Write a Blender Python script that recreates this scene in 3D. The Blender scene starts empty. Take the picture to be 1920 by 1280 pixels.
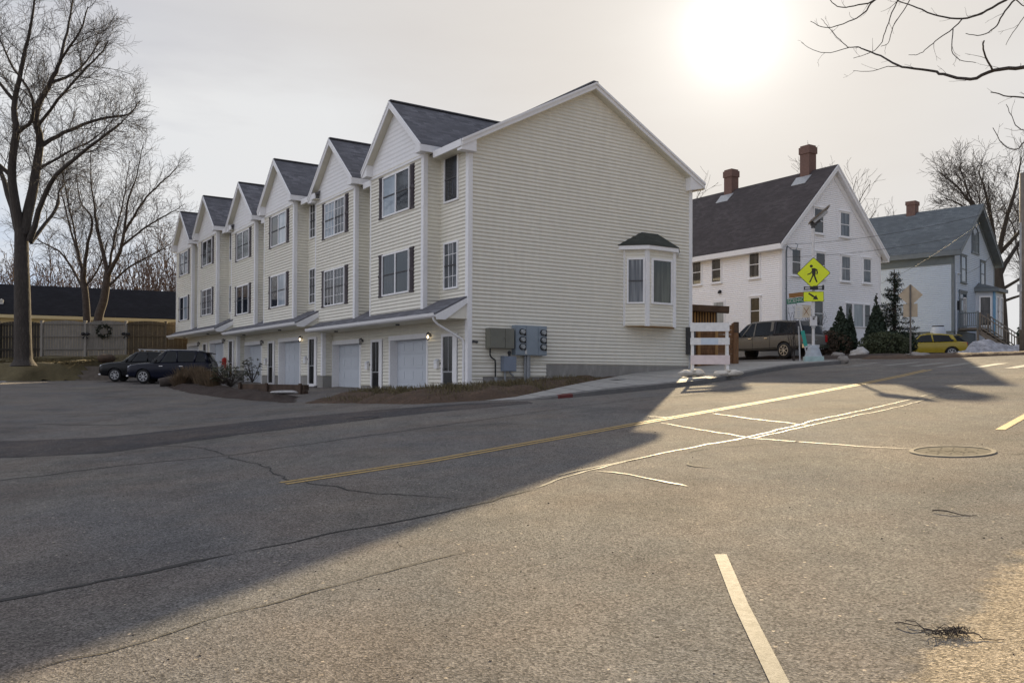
import bpy, bmesh, math, random
import numpy as np
from mathutils import Vector, Matrix, noise as mnoise
rnd = random.Random(7)
sc = bpy.context.scene
COL = sc.collection
R = math.radians
PI = math.pi

# ------------------------------------------------------------------ materials
MATS = {}
def nodes_of(name):
    m = bpy.data.materials.new(name); m.use_nodes = True
    nt = m.node_tree; b = nt.nodes['Principled BSDF']
    MATS[name] = m
    return m, nt, b
def N(nt, typ, **kw):
    n = nt.nodes.new(typ)
    for k, v in kw.items():
        if k in n.inputs: n.inputs[k].default_value = v
        else: setattr(n, k, v)
    return n
def mixc(nt, fac, a, b, blend='MIX'):
    n = nt.nodes.new('ShaderNodeMix'); n.data_type = 'RGBA'; n.blend_type = blend
    for s, v in ((0, fac), (6, a), (7, b)):
        if hasattr(v, 'links'): nt.links.new(v, n.inputs[s])
        elif s == 0: n.inputs[0].default_value = v
        else: n.inputs[s].default_value = (*v[:3], 1)
    return n.outputs[2]
def ramp(nt, inp, a, b):
    n = nt.nodes.new('ShaderNodeMapRange'); n.clamp = True
    nt.links.new(inp, n.inputs[0]); n.inputs[1].default_value = a; n.inputs[2].default_value = b
    return n.outputs[0]
def coords(nt, scale=(1, 1, 1), rot=(0, 0, 0)):
    tc = nt.nodes.new('ShaderNodeTexCoord'); mp = nt.nodes.new('ShaderNodeMapping')
    nt.links.new(tc.outputs['Object'], mp.inputs[0])
    mp.inputs['Scale'].default_value = scale; mp.inputs['Rotation'].default_value = rot
    return mp.outputs[0]
def noise(nt, co, scale, detail=4, rough=.55):
    n = N(nt, 'ShaderNodeTexNoise', Scale=scale, Detail=detail, Roughness=rough)
    nt.links.new(co, n.inputs['Vector']); return n.outputs['Fac']
def bump(nt, b, h, strength, dist):
    n = N(nt, 'ShaderNodeBump', Strength=strength, Distance=dist)
    nt.links.new(h, n.inputs['Height']); nt.links.new(n.outputs[0], b.inputs['Normal']); return n
def M(name, col, rough=.6, var=.12, scale=3., bmp=0., bscale=40., bdist=.004, stretch=(1, 1, 1), metal=0., spec=.5, var2=.0, scale2=30.):
    m, nt, b = nodes_of(name)
    co = coords(nt, stretch)
    c0 = tuple(max(0, c * (1 - var)) for c in col); c1 = tuple(min(1, c * (1 + var)) for c in col)
    f = ramp(nt, noise(nt, co, scale), .3, .7)
    c = mixc(nt, f, c0, c1)
    if var2:
        f2 = ramp(nt, noise(nt, co, scale2, 2), .35, .65)
        c = mixc(nt, f2, c, tuple(x * (1 - var2) for x in col))
    nt.links.new(c, b.inputs['Base Color'])
    b.inputs['Roughness'].default_value = rough; b.inputs['Metallic'].default_value = metal
    b.inputs['Specular IOR Level'].default_value = spec
    if bmp: bump(nt, b, noise(nt, co, bscale, 3), bmp, bdist)
    return m

M('cream_siding', (.76, .735, .645), .5, .03, .6, var2=.05, scale2=5, stretch=(1, 1, .25))
M('white_siding', (.93, .93, .95), .5, .04, .6, var2=.05, scale2=9)
M('pale_siding', (.45, .53, .64), .55, .06, .5, var2=.06, scale2=9)
M('white_trim', (.85, .85, .86), .45, .04, 2, var2=.06, scale2=14)
M('grey_trim', (.50, .54, .60), .5, .06, 2)
M('dark_trim', (.14, .17, .20), .6, .1, 2)
M('soffit', (.70, .67, .56), .6, .05, 2)
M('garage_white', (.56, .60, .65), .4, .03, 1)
M('shutter', (.030, .016, .022), .45, .15, 6)
M('dark_door', (.03, .03, .032), .3, .2, 2)
M('concrete', (.34, .33, .31), .85, .18, 1.6, .5, 30, .01, var2=.2, scale2=6)
M('foundation', (.30, .29, .27), .9, .2, 1.2, .4, 25, .01, stretch=(1, 1, .4), var2=.15, scale2=5)
M('earth', (.10, .062, .038), .95, .35, 2.5, 1., 14, .05, var2=.4, scale2=20)
M('dead_grass', (.16, .13, .065), .95, .35, 1.6, 1., 25, .05, var2=.35, scale2=24)
M('mulch', (.055, .036, .027), .95, .4, 5, 1., 18, .06, var2=.4, scale2=26)
M('straw', (.15, .105, .062), .9, .35, 4)
M('granite', (.16, .155, .15), .8, .22, 5, .5, 40, .008, var2=.25, scale2=60)
M('red_paint', (.15, .03, .028), .7, .3, 9, .3, 40, .005, var2=.35, scale2=22)
M('bark', (.062, .053, .047), .95, .3, 6, 1., 14, .03, stretch=(1, 1, .25), var2=.3, scale2=20)
M('bark_dark', (.055, .043, .036), .95, .3, 6)
M('twig', (.055, .045, .040), .9, .25, 3)
M('twig_brown', (.12, .078, .056), .9, .25, .3)
M('brick', (.185, .112, .092), .9, .25, 9, .4, 30, .01, var2=.25, scale2=18)
M('fence_weathered', (.30, .28, .25), .85, .18, 3, .3, 20, .01, stretch=(1, 1, .15), var2=.2, scale2=14)
M('fence_brown', (.135, .105, .068), .85, .22, 3, .3, 20, .01, stretch=(1, 1, .15), var2=.25, scale2=14)
M('fence_dark', (.055, .048, .04), .9, .25, 3, .3, 20, .01, stretch=(1, 1, .15))
M('wood_brown', (.20, .105, .05), .8, .25, 4, .3, 20, .01, stretch=(1, 1, .2), var2=.3, scale2=15)
M('wood_orange', (.34, .20, .08), .75, .25, 4, .2, 20, .01, stretch=(1, 1, .2))
M('wood_dark', (.07, .045, .03), .85, .3, 4, .3, 20, .01)
M('wood_grey', (.17, .145, .12), .85, .25, 4, .3, 20, .01)
M('galv', (.42, .43, .44), .45, .12, 8, metal=.6)
M('pole_white', (.62, .62, .63), .45, .08, 6)
M('base_grey', (.36, .40, .44), .6, .15, 5, .2, 30)
M('base_green', (.34, .46, .46), .6, .15, 5, .2, 30)
M('box_grey', (.24, .29, .34), .45, .08, 3)
M('box_blue', (.20, .24, .31), .4, .08, 3)
M('box_olive', (.17, .17, .14), .6, .1, 3)
M('conduit', (.30, .32, .34), .45, .12, 8, metal=.3)
M('black', (.012, .012, .014), .5, .2, 5)
M('dark_grey', (.055, .055, .06), .6, .2, 5)
M('meter_glass', (.30, .32, .33), .1, .1, 5)
M('lime_sign', (.72, .82, .012), .4, .04, 4)
M('sign_black', (.02, .018, .012), .6, .1, 4)
M('sign_green', (.01, .16, .09), .45, .06, 4)
M('sign_brown', (.28, .13, .03), .5, .1, 4)
M('sign_white', (.62, .62, .60), .5, .06, 4)
M('sign_tan', (.58, .52, .42), .5, .08, 4)
M('sign_back', (.40, .33, .24), .5, .14, 3, metal=.3)
M('barricade_white', (.72, .71, .69), .5, .07, 5, var2=.12, scale2=12)
M('barricade_pink', (.66, .56, .54), .5, .08, 5)
M('barricade_blue', (.50, .57, .64), .45, .06, 5)
M('sandbag', (.62, .58, .51), .9, .15, 9, .6, 30, .012)
M('rock', (.26, .24, .22), .9, .25, 5, .8, 12, .05)
M('rock_pale', (.42, .41, .40), .9, .2, 5, .8, 12, .05)
M('snow', (.42, .42, .45), .7, .12, 2, 1., 8, .08, var2=.45, scale2=5)
M('evergreen', (.020, .034, .018), .8, .45, 5)
M('evergreen_light', (.05, .062, .028), .8, .4, 5)
M('brush_brown', (.075, .05, .032), .9, .4, 3)
M('rhodo_leaf', (.045, .06, .028), .5, .4, 8)
M('rhodo_pale', (.22, .20, .13), .6, .3, 8)
M('tyre', (.018, .018, .019), .85, .2, 10)
M('alloy', (.52, .53, .55), .3, .1, 6, metal=.8)
M('navy_paint', (.004, .006, .018), .22, .1, 1, spec=.3)
M('black_paint', (.006, .007, .009), .22, .1, 1, spec=.3)
M('taupe_paint', (.125, .12, .11), .3, .08, 1)
M('navy_cap', (.012, .015, .028), .3, .1, 1, spec=.3)
M('yellow_paint', (.36, .27, .025), .22, .08, 1)
M('chrome', (.6, .6, .62), .18, .05, 3, metal=1.)
M('headlight', (.55, .58, .62), .1, .08, 10)
M('taillight', (.38, .012, .015), .15, .1, 10)
M('plate', (.65, .66, .68), .4, .06, 10)
M('solar', (.025, .028, .04), .2, .1, 8)
M('yellow_line', (.62, .40, .10), .62, .12, 2, .3, 60, .003, var2=.35, scale2=22)
M('wire', (.03, .03, .032), .6, .1, 5)
M('red_box', (.42, .025, .02), .4, .1, 5)
M('wreath_green', (.025, .03, .017), .9, .4, 20)
M('iron', (.15, .135, .11), .95, .25, 12, .5, 60, .006, spec=.02)
M('iron_ring', (.23, .205, .165), .9, .2, 12, .3, 60, .004, spec=.05)
M('turquoise', (.02, .32, .26), .5, .1, 5)
M('roof_cap', (.05, .05, .055), .9, .2, 6)
M('porch_blue', (.15, .34, .52), .5, .08, 4)
M('frieze_slate', (.10, .125, .14), .6, .1, 3)
M('sign_post', (.11, .10, .09), .6, .15, 5)
M('slate_trim', (.135, .16, .18), .6, .1, 3)
M('cream_wall', (.62, .52, .30), .7, .06, 1)
M('curtain', (.42, .41, .38), .8, .12, 2)

def shingle(name, col, course=.14, var=.35):
    m, nt, b = nodes_of(name)
    tc = nt.nodes.new('ShaderNodeTexCoord')
    bt = N(nt, 'ShaderNodeTexBrick', Scale=1.0)
    bt.inputs['Brick Width'].default_value = .32; bt.inputs['Row Height'].default_value = course
    bt.inputs['Mortar Size'].default_value = .006; bt.inputs['Mortar Smooth'].default_value = .3
    bt.inputs['Color1'].default_value = (*[c * (1 - var) for c in col], 1)
    bt.inputs['Color2'].default_value = (*[c * (1 + var) for c in col], 1)
    bt.inputs['Mortar'].default_value = (*[c * .45 for c in col], 1)
    nt.links.new(tc.outputs['UV'], bt.inputs['Vector'])
    co = coords(nt)
    f = ramp(nt, noise(nt, co, .7, 5), .35, .7)
    c = mixc(nt, f, bt.outputs['Color'], tuple(x * .62 for x in col))
    f2 = noise(nt, co, 110, 2)
    c = mixc(nt, .35, c, mixc(nt, f2, (.0, .0, .0), tuple(min(1, x * 2.4) for x in col)))
    nt.links.new(c, b.inputs['Base Color']); b.inputs['Roughness'].default_value = .95; b.inputs['Specular IOR Level'].default_value = .08
    inv = N(nt, 'ShaderNodeMath', operation='SUBTRACT'); inv.inputs[0].default_value = 1
    nt.links.new(bt.outputs['Fac'], inv.inputs[1])
    bump(nt, b, inv.outputs[0], .7, .012)
    return m
shingle('shingle_grey', (.155, .155, .17), var=.6)
shingle('shingle_maroon', (.085, .075, .075))
shingle('shingle_slate', (.145, .162, .172))
shingle('shingle_dark', (.022, .022, .026))

def glass(name, dark=(.012, .016, .024), light=(.05, .06, .08), rough=.04, fold=9., spec=.8):
    """window glass over a dim room with hanging curtains; pane_sky has a painted reflection"""
    m, nt, b = nodes_of(name)
    co = coords(nt, (fold, fold, .25))
    f = ramp(nt, noise(nt, co, 1.6, 2), .42, .62)
    co2 = coords(nt, (.8, .8, .8))
    g = ramp(nt, noise(nt, co2, .9, 1), .35, .65)
    c = mixc(nt, g, dark, mixc(nt, f, dark, light))
    nt.links.new(c, b.inputs['Base Color']); b.inputs['Roughness'].default_value = rough
    b.inputs['Specular IOR Level'].default_value = spec
    wob = noise(nt, coords(nt), 1.3, 1)
    bump(nt, b, wob, .12, .02)
    return m
glass('pane', (.008, .011, .017), (.055, .064, .083), spec=.6)
glass('pane_curtain', (.05, .06, .075), (.26, .28, .30))
glass('pane_sky', (.30, .36, .42), (.55, .60, .64), fold=2)  # bright sky reflection painted into the pane colour
shingle('shingle_bay', (.07, .074, .066))
glass('pane_house', (.016, .016, .017), (.085, .08, .078), fold=3)
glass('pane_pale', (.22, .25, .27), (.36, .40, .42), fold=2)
glass('pane_bay', (.02, .03, .024), (.085, .10, .08), fold=7)
glass('pane_door', (.004, .005, .007), (.02, .02, .022), .25, 3)
glass('car_glass', (.004, .006, .008), (.010, .013, .016), .08, 1, .25)
glass('car_glass_light', (.10, .14, .16), (.2, .25, .27), .05, 1)

def asphalt(name, base, warm, dark, sand=False):
    m, nt, b = nodes_of(name)
    co = coords(nt)
    st = coords(nt, (1, .07, 1), (0, 0, R(-47)))      # streaks along the traffic
    big = ramp(nt, noise(nt, co, .22, 5, .6), .35, .68)
    c = mixc(nt, big, base, warm)
    trk = ramp(nt, noise(nt, st, .75, 3), .42, .72)
    fm = N(nt, 'ShaderNodeMath', operation='MULTIPLY'); fm.inputs[1].default_value = .38
    nt.links.new(trk, fm.inputs[0])
    c = mixc(nt, fm.outputs[0], c, dark)
    mid = ramp(nt, noise(nt, co, 2.3, 6, .65), .40, .75)
    fm2 = N(nt, 'ShaderNodeMath', operation='MULTIPLY'); fm2.inputs[1].default_value = .30
    nt.links.new(mid, fm2.inputs[0])
    c = mixc(nt, fm2.outputs[0], c, dark)
    vo2 = N(nt, 'ShaderNodeTexVoronoi', Scale=24.); nt.links.new(co, vo2.inputs['Vector'])
    sep2 = nt.nodes.new('ShaderNodeSeparateColor'); nt.links.new(vo2.outputs['Color'], sep2.inputs[0])
    peb = ramp(nt, sep2.outputs[1], .94, .95)
    dst = ramp(nt, vo2.outputs['Distance'], .30, .22)
    pm = N(nt, 'ShaderNodeMath', operation='MULTIPLY'); nt.links.new(peb, pm.inputs[0]); nt.links.new(dst, pm.inputs[1])
    c = mixc(nt, pm.outputs[0], c, mixc(nt, ramp(nt, sep2.outputs[2], .60, .62), (.46, .40, .32), (.03, .028, .026)))
    gr2 = noise(nt, co, 58, 5, .8)
    gr3 = noise(nt, coords(nt, (1, .55, 1), (0, 0, .6)), 5.5, 7, .8)
    stn = ramp(nt, noise(nt, coords(nt, (.8, .8, .8), (0, 0, .7)), .55, 6, .62), .48, .72)
    c = mixc(nt, stn, c, mixc(nt, .5, c, tuple(x * .55 for x in dark)))
    hue = ramp(nt, noise(nt, co, .8, 3), .40, .66)
    c = mixc(nt, hue, c, mixc(nt, .30, c, (.21, .165, .135)))
    if sand:      # wind-blown grit washed over the verge of the carriageway, ragged edge
        sp = nt.nodes.new('ShaderNodeSeparateXYZ'); nt.links.new(co, sp.inputs[0])
        m1 = N(nt, 'ShaderNodeMath', operation='MULTIPLY_ADD'); nt.links.new(sp.outputs['X'], m1.inputs[0]); m1.inputs[1].default_value = .75; m1.inputs[2].default_value = 1.20
        m2 = N(nt, 'ShaderNodeMath', operation='MULTIPLY_ADD'); nt.links.new(sp.outputs['Y'], m2.inputs[0]); m2.inputs[1].default_value = -.66; nt.links.new(m1.outputs[0], m2.inputs[2])
        m3 = N(nt, 'ShaderNodeMath', operation='MULTIPLY_ADD'); nt.links.new(noise(nt, co, 3.2, 8, .72), m3.inputs[0]); m3.inputs[1].default_value = .75; nt.links.new(m2.outputs[0], m3.inputs[2])
        c = mixc(nt, ramp(nt, m3.outputs[0], .40, .52), c, mixc(nt, ramp(nt, gr2, .3, .7), (.24, .20, .15), (.35, .295, .225)))
    fine = noise(nt, co, 190, 2)
    def grey(f, lo, hi, d0, d1): return mixc(nt, ramp(nt, f, lo, hi), (d0, d0, d0), (d1, d1, d1))
    vo = N(nt, 'ShaderNodeTexVoronoi', Scale=85.); nt.links.new(co, vo.inputs['Vector'])
    sep = nt.nodes.new('ShaderNodeSeparateColor'); nt.links.new(vo.outputs['Color'], sep.inputs[0])
    for f, lo, hi, d0, d1 in ((sep.outputs[0], 0., 1., .55, 1.45), (gr2, .36, .64, .60, 1.40), (gr3, .32, .70, .86, 1.14), (fine, .3, .7, .75, 1.25)):
        c = mixc(nt, 1., c, grey(f, lo, hi, d0, d1), 'MULTIPLY')
    nt.links.new(c, b.inputs['Base Color'])
    b.inputs['Roughness'].default_value = .95; b.inputs['Specular IOR Level'].default_value = .04
    ad = N(nt, 'ShaderNodeMath', operation='MULTIPLY_ADD'); ad.inputs[1].default_value = .8
    nt.links.new(vo.outputs['Distance'], ad.inputs[0]); nt.links.new(fine, ad.inputs[2])
    bump(nt, b, ad.outputs[0], .85, .007)
    return m
asphalt('asphalt', (.165, .160, .157), (.222, .203, .175), (.095, .094, .094), True)
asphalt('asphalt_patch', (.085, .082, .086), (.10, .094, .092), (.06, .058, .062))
asphalt('sand_dusted', (.33, .26, .18), (.38, .30, .20), (.26, .20, .14))
def worn_paint(name, col, lo, hi):
    m, nt, b = nodes_of(name)
    co = coords(nt)
    f = ramp(nt, noise(nt, co, 17, 9, .85), lo, hi)
    c = mixc(nt, f, (.085, .08, .072), col)
    nt.links.new(c, b.inputs['Base Color']); b.inputs['Roughness'].default_value = .75; b.inputs['Specular IOR Level'].default_value = .28
    bump(nt, b, noise(nt, co, 150, 2), .6, .005)
worn_paint('worn_white', (.215, .20, .182), .42, .62)
worn_paint('faded_white', (.40, .39, .37), .40, .62)
worn_paint('worn_yellow', (.42, .29, .11), .34, .50)
m_, nt_, b_ = nodes_of('tar')         # glossy rubberised crack sealant
co_ = coords(nt_)
nt_.links.new(mixc(nt_, ramp(nt_, noise(nt_, co_, 9, 4), .35, .65), (.04, .04, .041), (.10, .096, .09)), b_.inputs['Base Color'])
b_.inputs['Roughness'].default_value = .60; b_.inputs['Specular IOR Level'].default_value = .17
bump(nt_, b_, noise(nt_, co_, 40, 3), .35, .004)
M('crack', (.035, .033, .031), .95, .3, 8)
def lampmat(name, col, st):
    m, nt, b = nodes_of(name)
    b.inputs['Base Color'].default_value = (*col, 1); b.inputs['Emission Color'].default_value = (*col, 1)
    b.inputs['Emission Strength'].default_value = st
lampmat('lamp_lit', (1., .80, .50), 2.6)
M('lamp_off', (.5, .47, .42), .2, .1, 8)

# ------------------------------------------------------------------ object helpers
def tag(o, label=None, cat=None, group=None, kind=None):
    if label: o['label'] = label
    if cat: o['category'] = cat
    if group: o['group'] = group
    if kind: o['kind'] = kind
    return o
def thing(name, label, cat, loc=(0, 0, 0), rz=0, group=None):
    o = bpy.data.objects.new(name, None); COL.objects.link(o)
    o.location = loc; o.rotation_euler = (0, 0, rz); o.empty_display_size = .3
    return tag(o, label, cat, group)
def dup(root, loc, rz, label=None):
    r = root.copy(); COL.objects.link(r); r.location = loc; r.rotation_euler = (0, 0, rz)
    if label: r['label'] = label
    for ch in list(root.children):
        c = ch.copy(); COL.objects.link(c); c.parent = r
        for g in list(ch.children):
            d = g.copy(); COL.objects.link(d); d.parent = c
    return r

V = Vector
class MB:
    def __init__(s): s.v = []; s.f = []; s.m = []; s.uv = {}
    def q(s, pts, m=0, uv=None):
        i = len(s.v); s.v += [tuple(p) for p in pts]; s.f.append(tuple(range(i, i + len(pts)))); s.m.append(m)
        if uv: s.uv[len(s.f) - 1] = uv
    def box(s, x0, x1, y0, y1, z0, z1, m=0):
        x0, x1 = sorted((x0, x1)); y0, y1 = sorted((y0, y1)); z0, z1 = sorted((z0, z1))
        i = len(s.v)
        s.v += [(x, y, z) for z in (z0, z1) for y in (y0, y1) for x in (x0, x1)]
        for f in ((0, 2, 3, 1), (4, 5, 7, 6), (0, 1, 5, 4), (2, 6, 7, 3), (0, 4, 6, 2), (1, 3, 7, 5)):
            s.f.append(tuple(i + k for k in f)); s.m.append(m)
    def obox(s, o, ax, ay, az, m=0):
        o = V(o); ax = V(ax); ay = V(ay); az = V(az); i = len(s.v)
        s.v += [tuple(o + ax * a + ay * b + az * c) for c in (0, 1) for b in (0, 1) for a in (0, 1)]
        for f in ((0, 2, 3, 1), (4, 5, 7, 6), (0, 1, 5, 4), (2, 6, 7, 3), (0, 4, 6, 2), (1, 3, 7, 5)):
            s.f.append(tuple(i + k for k in f)); s.m.append(m)
    def beam(s, p, q, w, h, up=(0, 0, 1), m=0):
        p = V(p); q = V(q); d = q - p
        side = d.cross(V(up))
        if side.length < 1e-6: side = V((1, 0, 0))
        side.normalize(); u = side.cross(d).normalized()
        s.obox(p - side * w / 2 - u * h / 2, d, side * w, u * h, m)
    def prism(s, pts, ext, m=0):
        """polygon pts (3D) extruded by vector ext"""
        e = V(ext); a = [V(p) for p in pts]; b = [p + e for p in a]; n = len(a)
        i = len(s.v); s.v += [tuple(p) for p in a + b]
        s.f.append(tuple(i + k for k in reversed(range(n)))); s.m.append(m)
        s.f.append(tuple(i + n + k for k in range(n))); s.m.append(m)
        for k in range(n):
            l = (k + 1) % n; s.f.append((i + k, i + l, i + n + l, i + n + k)); s.m.append(m)
    def tube(s, pts, rad, n=6, m=0, cap=False):
        pts = [V(p) for p in pts]; L = len(pts)
        if L < 2: return
        if not hasattr(rad, '__len__'): rad = [rad] * L
        i0 = len(s.v); ref = V((.3, .2, 1)) if abs((pts[-1] - pts[0]).normalized().z) < .9 else V((1, .1, 0))
        for k in range(L):
            t = pts[min(k + 1, L - 1)] - pts[max(k - 1, 0)]
            a = t.cross(ref); a.normalize(); b = t.cross(a); b.normalize()
            r = rad[k]
            for j in range(n):
                an = 2 * PI * j / n
                s.v.append(tuple(pts[k] + a * (r * math.cos(an)) + b * (r * math.sin(an))))
        for k in range(L - 1):
            for j in range(n):
                l = (j + 1) % n; o = i0 + k * n
                s.f.append((o + j, o + l, o + n + l, o + n + j)); s.m.append(m)
        if cap:
            s.f.append(tuple(i0 + j for j in range(n))); s.m.append(m)
            s.f.append(tuple(i0 + (L - 1) * n + j for j in reversed(range(n)))); s.m.append(m)
    def cyl(s, p, q, r, n=16, m=0, r2=None):
        s.tube([p, q], [r, r if r2 is None else r2], n, m, True)
    def loft(s, rings, m=0, caps=True, closed=True):
        n = len(rings[0]); i = len(s.v)
        for rg in rings: s.v += [tuple(p) for p in rg]
        for k in range(len(rings) - 1):
            for j in range(n if closed else n - 1):
                l = (j + 1) % n; o = i + k * n
                s.f.append((o + j, o + l, o + n + l, o + n + j)); s.m.append(m)
        if caps:
            s.f.append(tuple(i + j for j in reversed(range(n)))); s.m.append(m)
            o = i + (len(rings) - 1) * n
            s.f.append(tuple(o + j for j in range(n))); s.m.append(m)
    def blob(s, c, r, seed=0, amp=.25, m=0, nu=12, nv=8):
        c = V(c); rings = []
        for a in range(nv + 1):
            th = PI * a / nv; ring = []
            for b in range(nu):
                ph = 2 * PI * b / nu
                d = V((math.sin(th) * math.cos(ph), math.sin(th) * math.sin(ph), math.cos(th)))
                k = 1 + amp * mnoise.noise(d * 1.7 + V((seed * 3.1, seed * 1.7, seed)))
                ring.append(c + V((d.x * r[0] * k, d.y * r[1] * k, d.z * r[2] * k)))
            rings.append(ring)
        s.loft(rings, m, False)
    def out(s, name, mat, parent=None, smooth=False, loc=None, rz=0, fix=True):
        me = bpy.data.meshes.new(name)
        me.from_pydata(s.v, [], s.f)
        mats = mat if isinstance(mat, (list, tuple)) else [mat]
        for x in mats: me.materials.append(MATS[x])
        if len(mats) > 1: me.polygons.foreach_set('material_index', s.m)
        if s.uv:
            ul = me.uv_layers.new(name='UVMap')
            for fi, uv in s.uv.items():
                for li, t in zip(me.polygons[fi].loop_indices, uv): ul.data[li].uv = t
        if fix and len(s.f) < 20000:
            bm = bmesh.new(); bm.from_mesh(me); bmesh.ops.recalc_face_normals(bm, faces=bm.faces); bm.to_mesh(me); bm.free()
        if smooth: me.polygons.foreach_set('use_smooth', [True] * len(me.polygons))
        me.update()
        o = bpy.data.objects.new(name, me); COL.objects.link(o)
        if parent: o.parent = parent
        if loc: o.location = loc
        if rz: o.rotation_euler = (0, 0, rz)
        return o
def text_mb(mb, txt, size, o, ax, ay, m=0, off=.004, depth=.003):
    """flat lettering: font outline meshed, centred at o, x along ax, y along ay"""
    cu = bpy.data.curves.new('lettering', 'FONT'); cu.body = txt; cu.size = size; cu.align_x = 'CENTER'; cu.align_y = 'CENTER'
    ob = bpy.data.objects.new('lettering', cu); COL.objects.link(ob)
    dg = bpy.context.evaluated_depsgraph_get(); me = ob.evaluated_get(dg).to_mesh()
    ax = V(ax).normalized(); ay = V(ay).normalized(); nn = ax.cross(ay); o = V(o)
    for p in me.polygons:
        mb.q([o + ax * me.vertices[i].co.x + ay * me.vertices[i].co.y + nn * off for i in p.vertices], m)
    ob.evaluated_get(dg).to_mesh_clear(); bpy.data.objects.remove(ob); bpy.data.curves.remove(cu)

# ------------------------------------------------------------------ terrain
def smax(a, b, k): return .5 * (a + b + np.sqrt((a - b) ** 2 + k * k))
def smin(a, b, k): return .5 * (a + b - np.sqrt((a - b) ** 2 + k * k))
def gz(x, y):
    """street rising to the upper right, the parking court flatter at the left"""
    P = -1.52 + .06 * x + .04 * y; L = -1.99 + .035 * y
    return smin(smax(P, L, .15), 1.2, .3)
def g3(x, y, h=0): return (x, y, float(gz(x, y)) + h)

def sdist(poly, X, Y):
    """signed distance to a polygon, inside positive"""
    P = np.array(poly, float); Q = np.roll(P, -1, 0); d = np.full(X.shape, 1e9); ins = np.zeros(X.shape, bool)
    for (ax, ay), (bx, by) in zip(P, Q):
        ex, ey = bx - ax, by - ay
        t = np.clip(((X - ax) * ex + (Y - ay) * ey) / (ex * ex + ey * ey + 1e-12), 0, 1)
        d = np.minimum(d, np.hypot(X - ax - t * ex, Y - ay - t * ey))
        c = ((ay > Y) != (by > Y)) & (X < ex * (Y - ay) / (by - ay + 1e-12) + ax)
        ins ^= c
    return np.where(ins, d, -d)
def fbm(x, y, s, seed=0.):
    return mnoise.fractal(V((x * s + seed, y * s - seed, seed * .37)), .9, 2.1, 4)
def mound(name, poly, h, edge, res, mat, nz=.03, ns=1.2, kind='structure', base=.0, label=None, cat=None, ragged=.0, seed=1., zfun=None):
    """a sheet of soil, grass or snow whose rim dips under the ground"""
    P = np.array(poly, float); x0, y0 = P.min(0) - .5; x1, y1 = P.max(0) + .5
    xs = np.arange(x0, x1 + res, res); ys = np.arange(y0, y1 + res, res)
    X, Y = np.meshgrid(xs, ys); D = sdist(poly, X, Y)
    nn = np.array([[fbm(a, b, ns, seed) for a in xs] for b in ys])
    D = D + ragged * nn
    t = np.clip(D / edge, 0, 1); t = t * t * (3 - 2 * t)
    H = h(X, Y) if callable(h) else h
    G = gz(X, Y) if zfun is None else zfun(X, Y)
    Z = G + base + H * t + nz * nn * np.clip(t * 3, 0, 1)
    Z = np.where(D < 0, G - .08 + np.clip(D, -.5, 0) * .15, Z)
    keep = D > -.35
    idx = -np.ones(X.shape, int); mb = MB()
    for j in range(X.shape[0]):
        for i in range(X.shape[1]):
            if keep[j, i]:
                idx[j, i] = len(mb.v); mb.v.append((float(X[j, i]), float(Y[j, i]), float(Z[j, i])))
    for j in range(X.shape[0] - 1):
        for i in range(X.shape[1] - 1):
            k = (idx[j, i], idx[j, i + 1], idx[j + 1, i + 1], idx[j + 1, i])
            if min(k) >= 0: mb.f.append(tuple(int(a) for a in k)); mb.m.append(0)
    o = mb.out(name, mat, smooth=True, fix=False)
    return tag(o, label, cat, None, kind)
def ribbon(pts, width, h=.004, taper=0, wob=0, step=.12, seed=0):
    """strip draped on the street along a polyline"""
    mb = MB(); P = []
    for (a, b) in zip(pts[:-1], pts[1:]):
        n = max(1, int(math.dist(a, b) / step))
        P += [(a[0] + (b[0] - a[0]) * k / n, a[1] + (b[1] - a[1]) * k / n) for k in range(n)]
    P.append(pts[-1]); L = len(P); prev = None
    for k in range(L):
        a = P[max(0, k - 1)]; b = P[min(L - 1, k + 1)]
        dx, dy = b[0] - a[0], b[1] - a[1]; l = math.hypot(dx, dy) or 1; nx, ny = -dy / l, dx / l
        o = wob * fbm(P[k][0], P[k][1], 1.6, seed); w = width / 2 * (1 + .5 * fbm(P[k][0], P[k][1], 4., seed + 3) if wob else 1)
        if taper: w *= min(1, (k + .3) / taper, (L - 1 - k + .3) / taper)
        c = (P[k][0] + nx * o, P[k][1] + ny * o)
        l3 = g3(c[0] + nx * w, c[1] + ny * w, h); r3 = g3(c[0] - nx * w, c[1] - ny * w, h)
        if prev: mb.q([prev[0], prev[1], r3, l3])
        prev = (l3, r3)
    return mb
# ------------------------------------------------------------------ ground, street
def sheet(name, xs, ys, mat, dz):
    X, Y = np.meshgrid(xs, ys); Z = gz(X, Y) + dz; mb = MB(); n = len(xs)
    mb.v = [tuple(map(float, p)) for p in zip(X.ravel(), Y.ravel(), Z.ravel())]
    mb.f = [(j * n + i, j * n + i + 1, (j + 1) * n + i + 1, (j + 1) * n + i) for j in range(len(ys) - 1) for i in range(n - 1)]
    mb.m = [0] * len(mb.f)
    return tag(mb.out(name, mat, smooth=True, fix=False), kind='structure')
far = [-900, -500, -300, -180, -120, -90]
sheet('ground', np.array(far + list(np.arange(-70, 71, 5.)) + [-a for a in far[::-1]]),
      np.array([-120, -60, -30] + list(np.arange(-20, 91, 5.)) + [-a for a in far[::-1]]), 'dead_grass', -.25)
sheet('road', np.concatenate([np.arange(-60, -12, 1.5), np.arange(-12, 26, .5), np.arange(26, 60, 2.)]),
      np.concatenate([np.arange(-14, 0, 1.), np.arange(0, 40, .5), np.arange(40, 58.1, 1.5)]), 'asphalt', 0)

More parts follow.
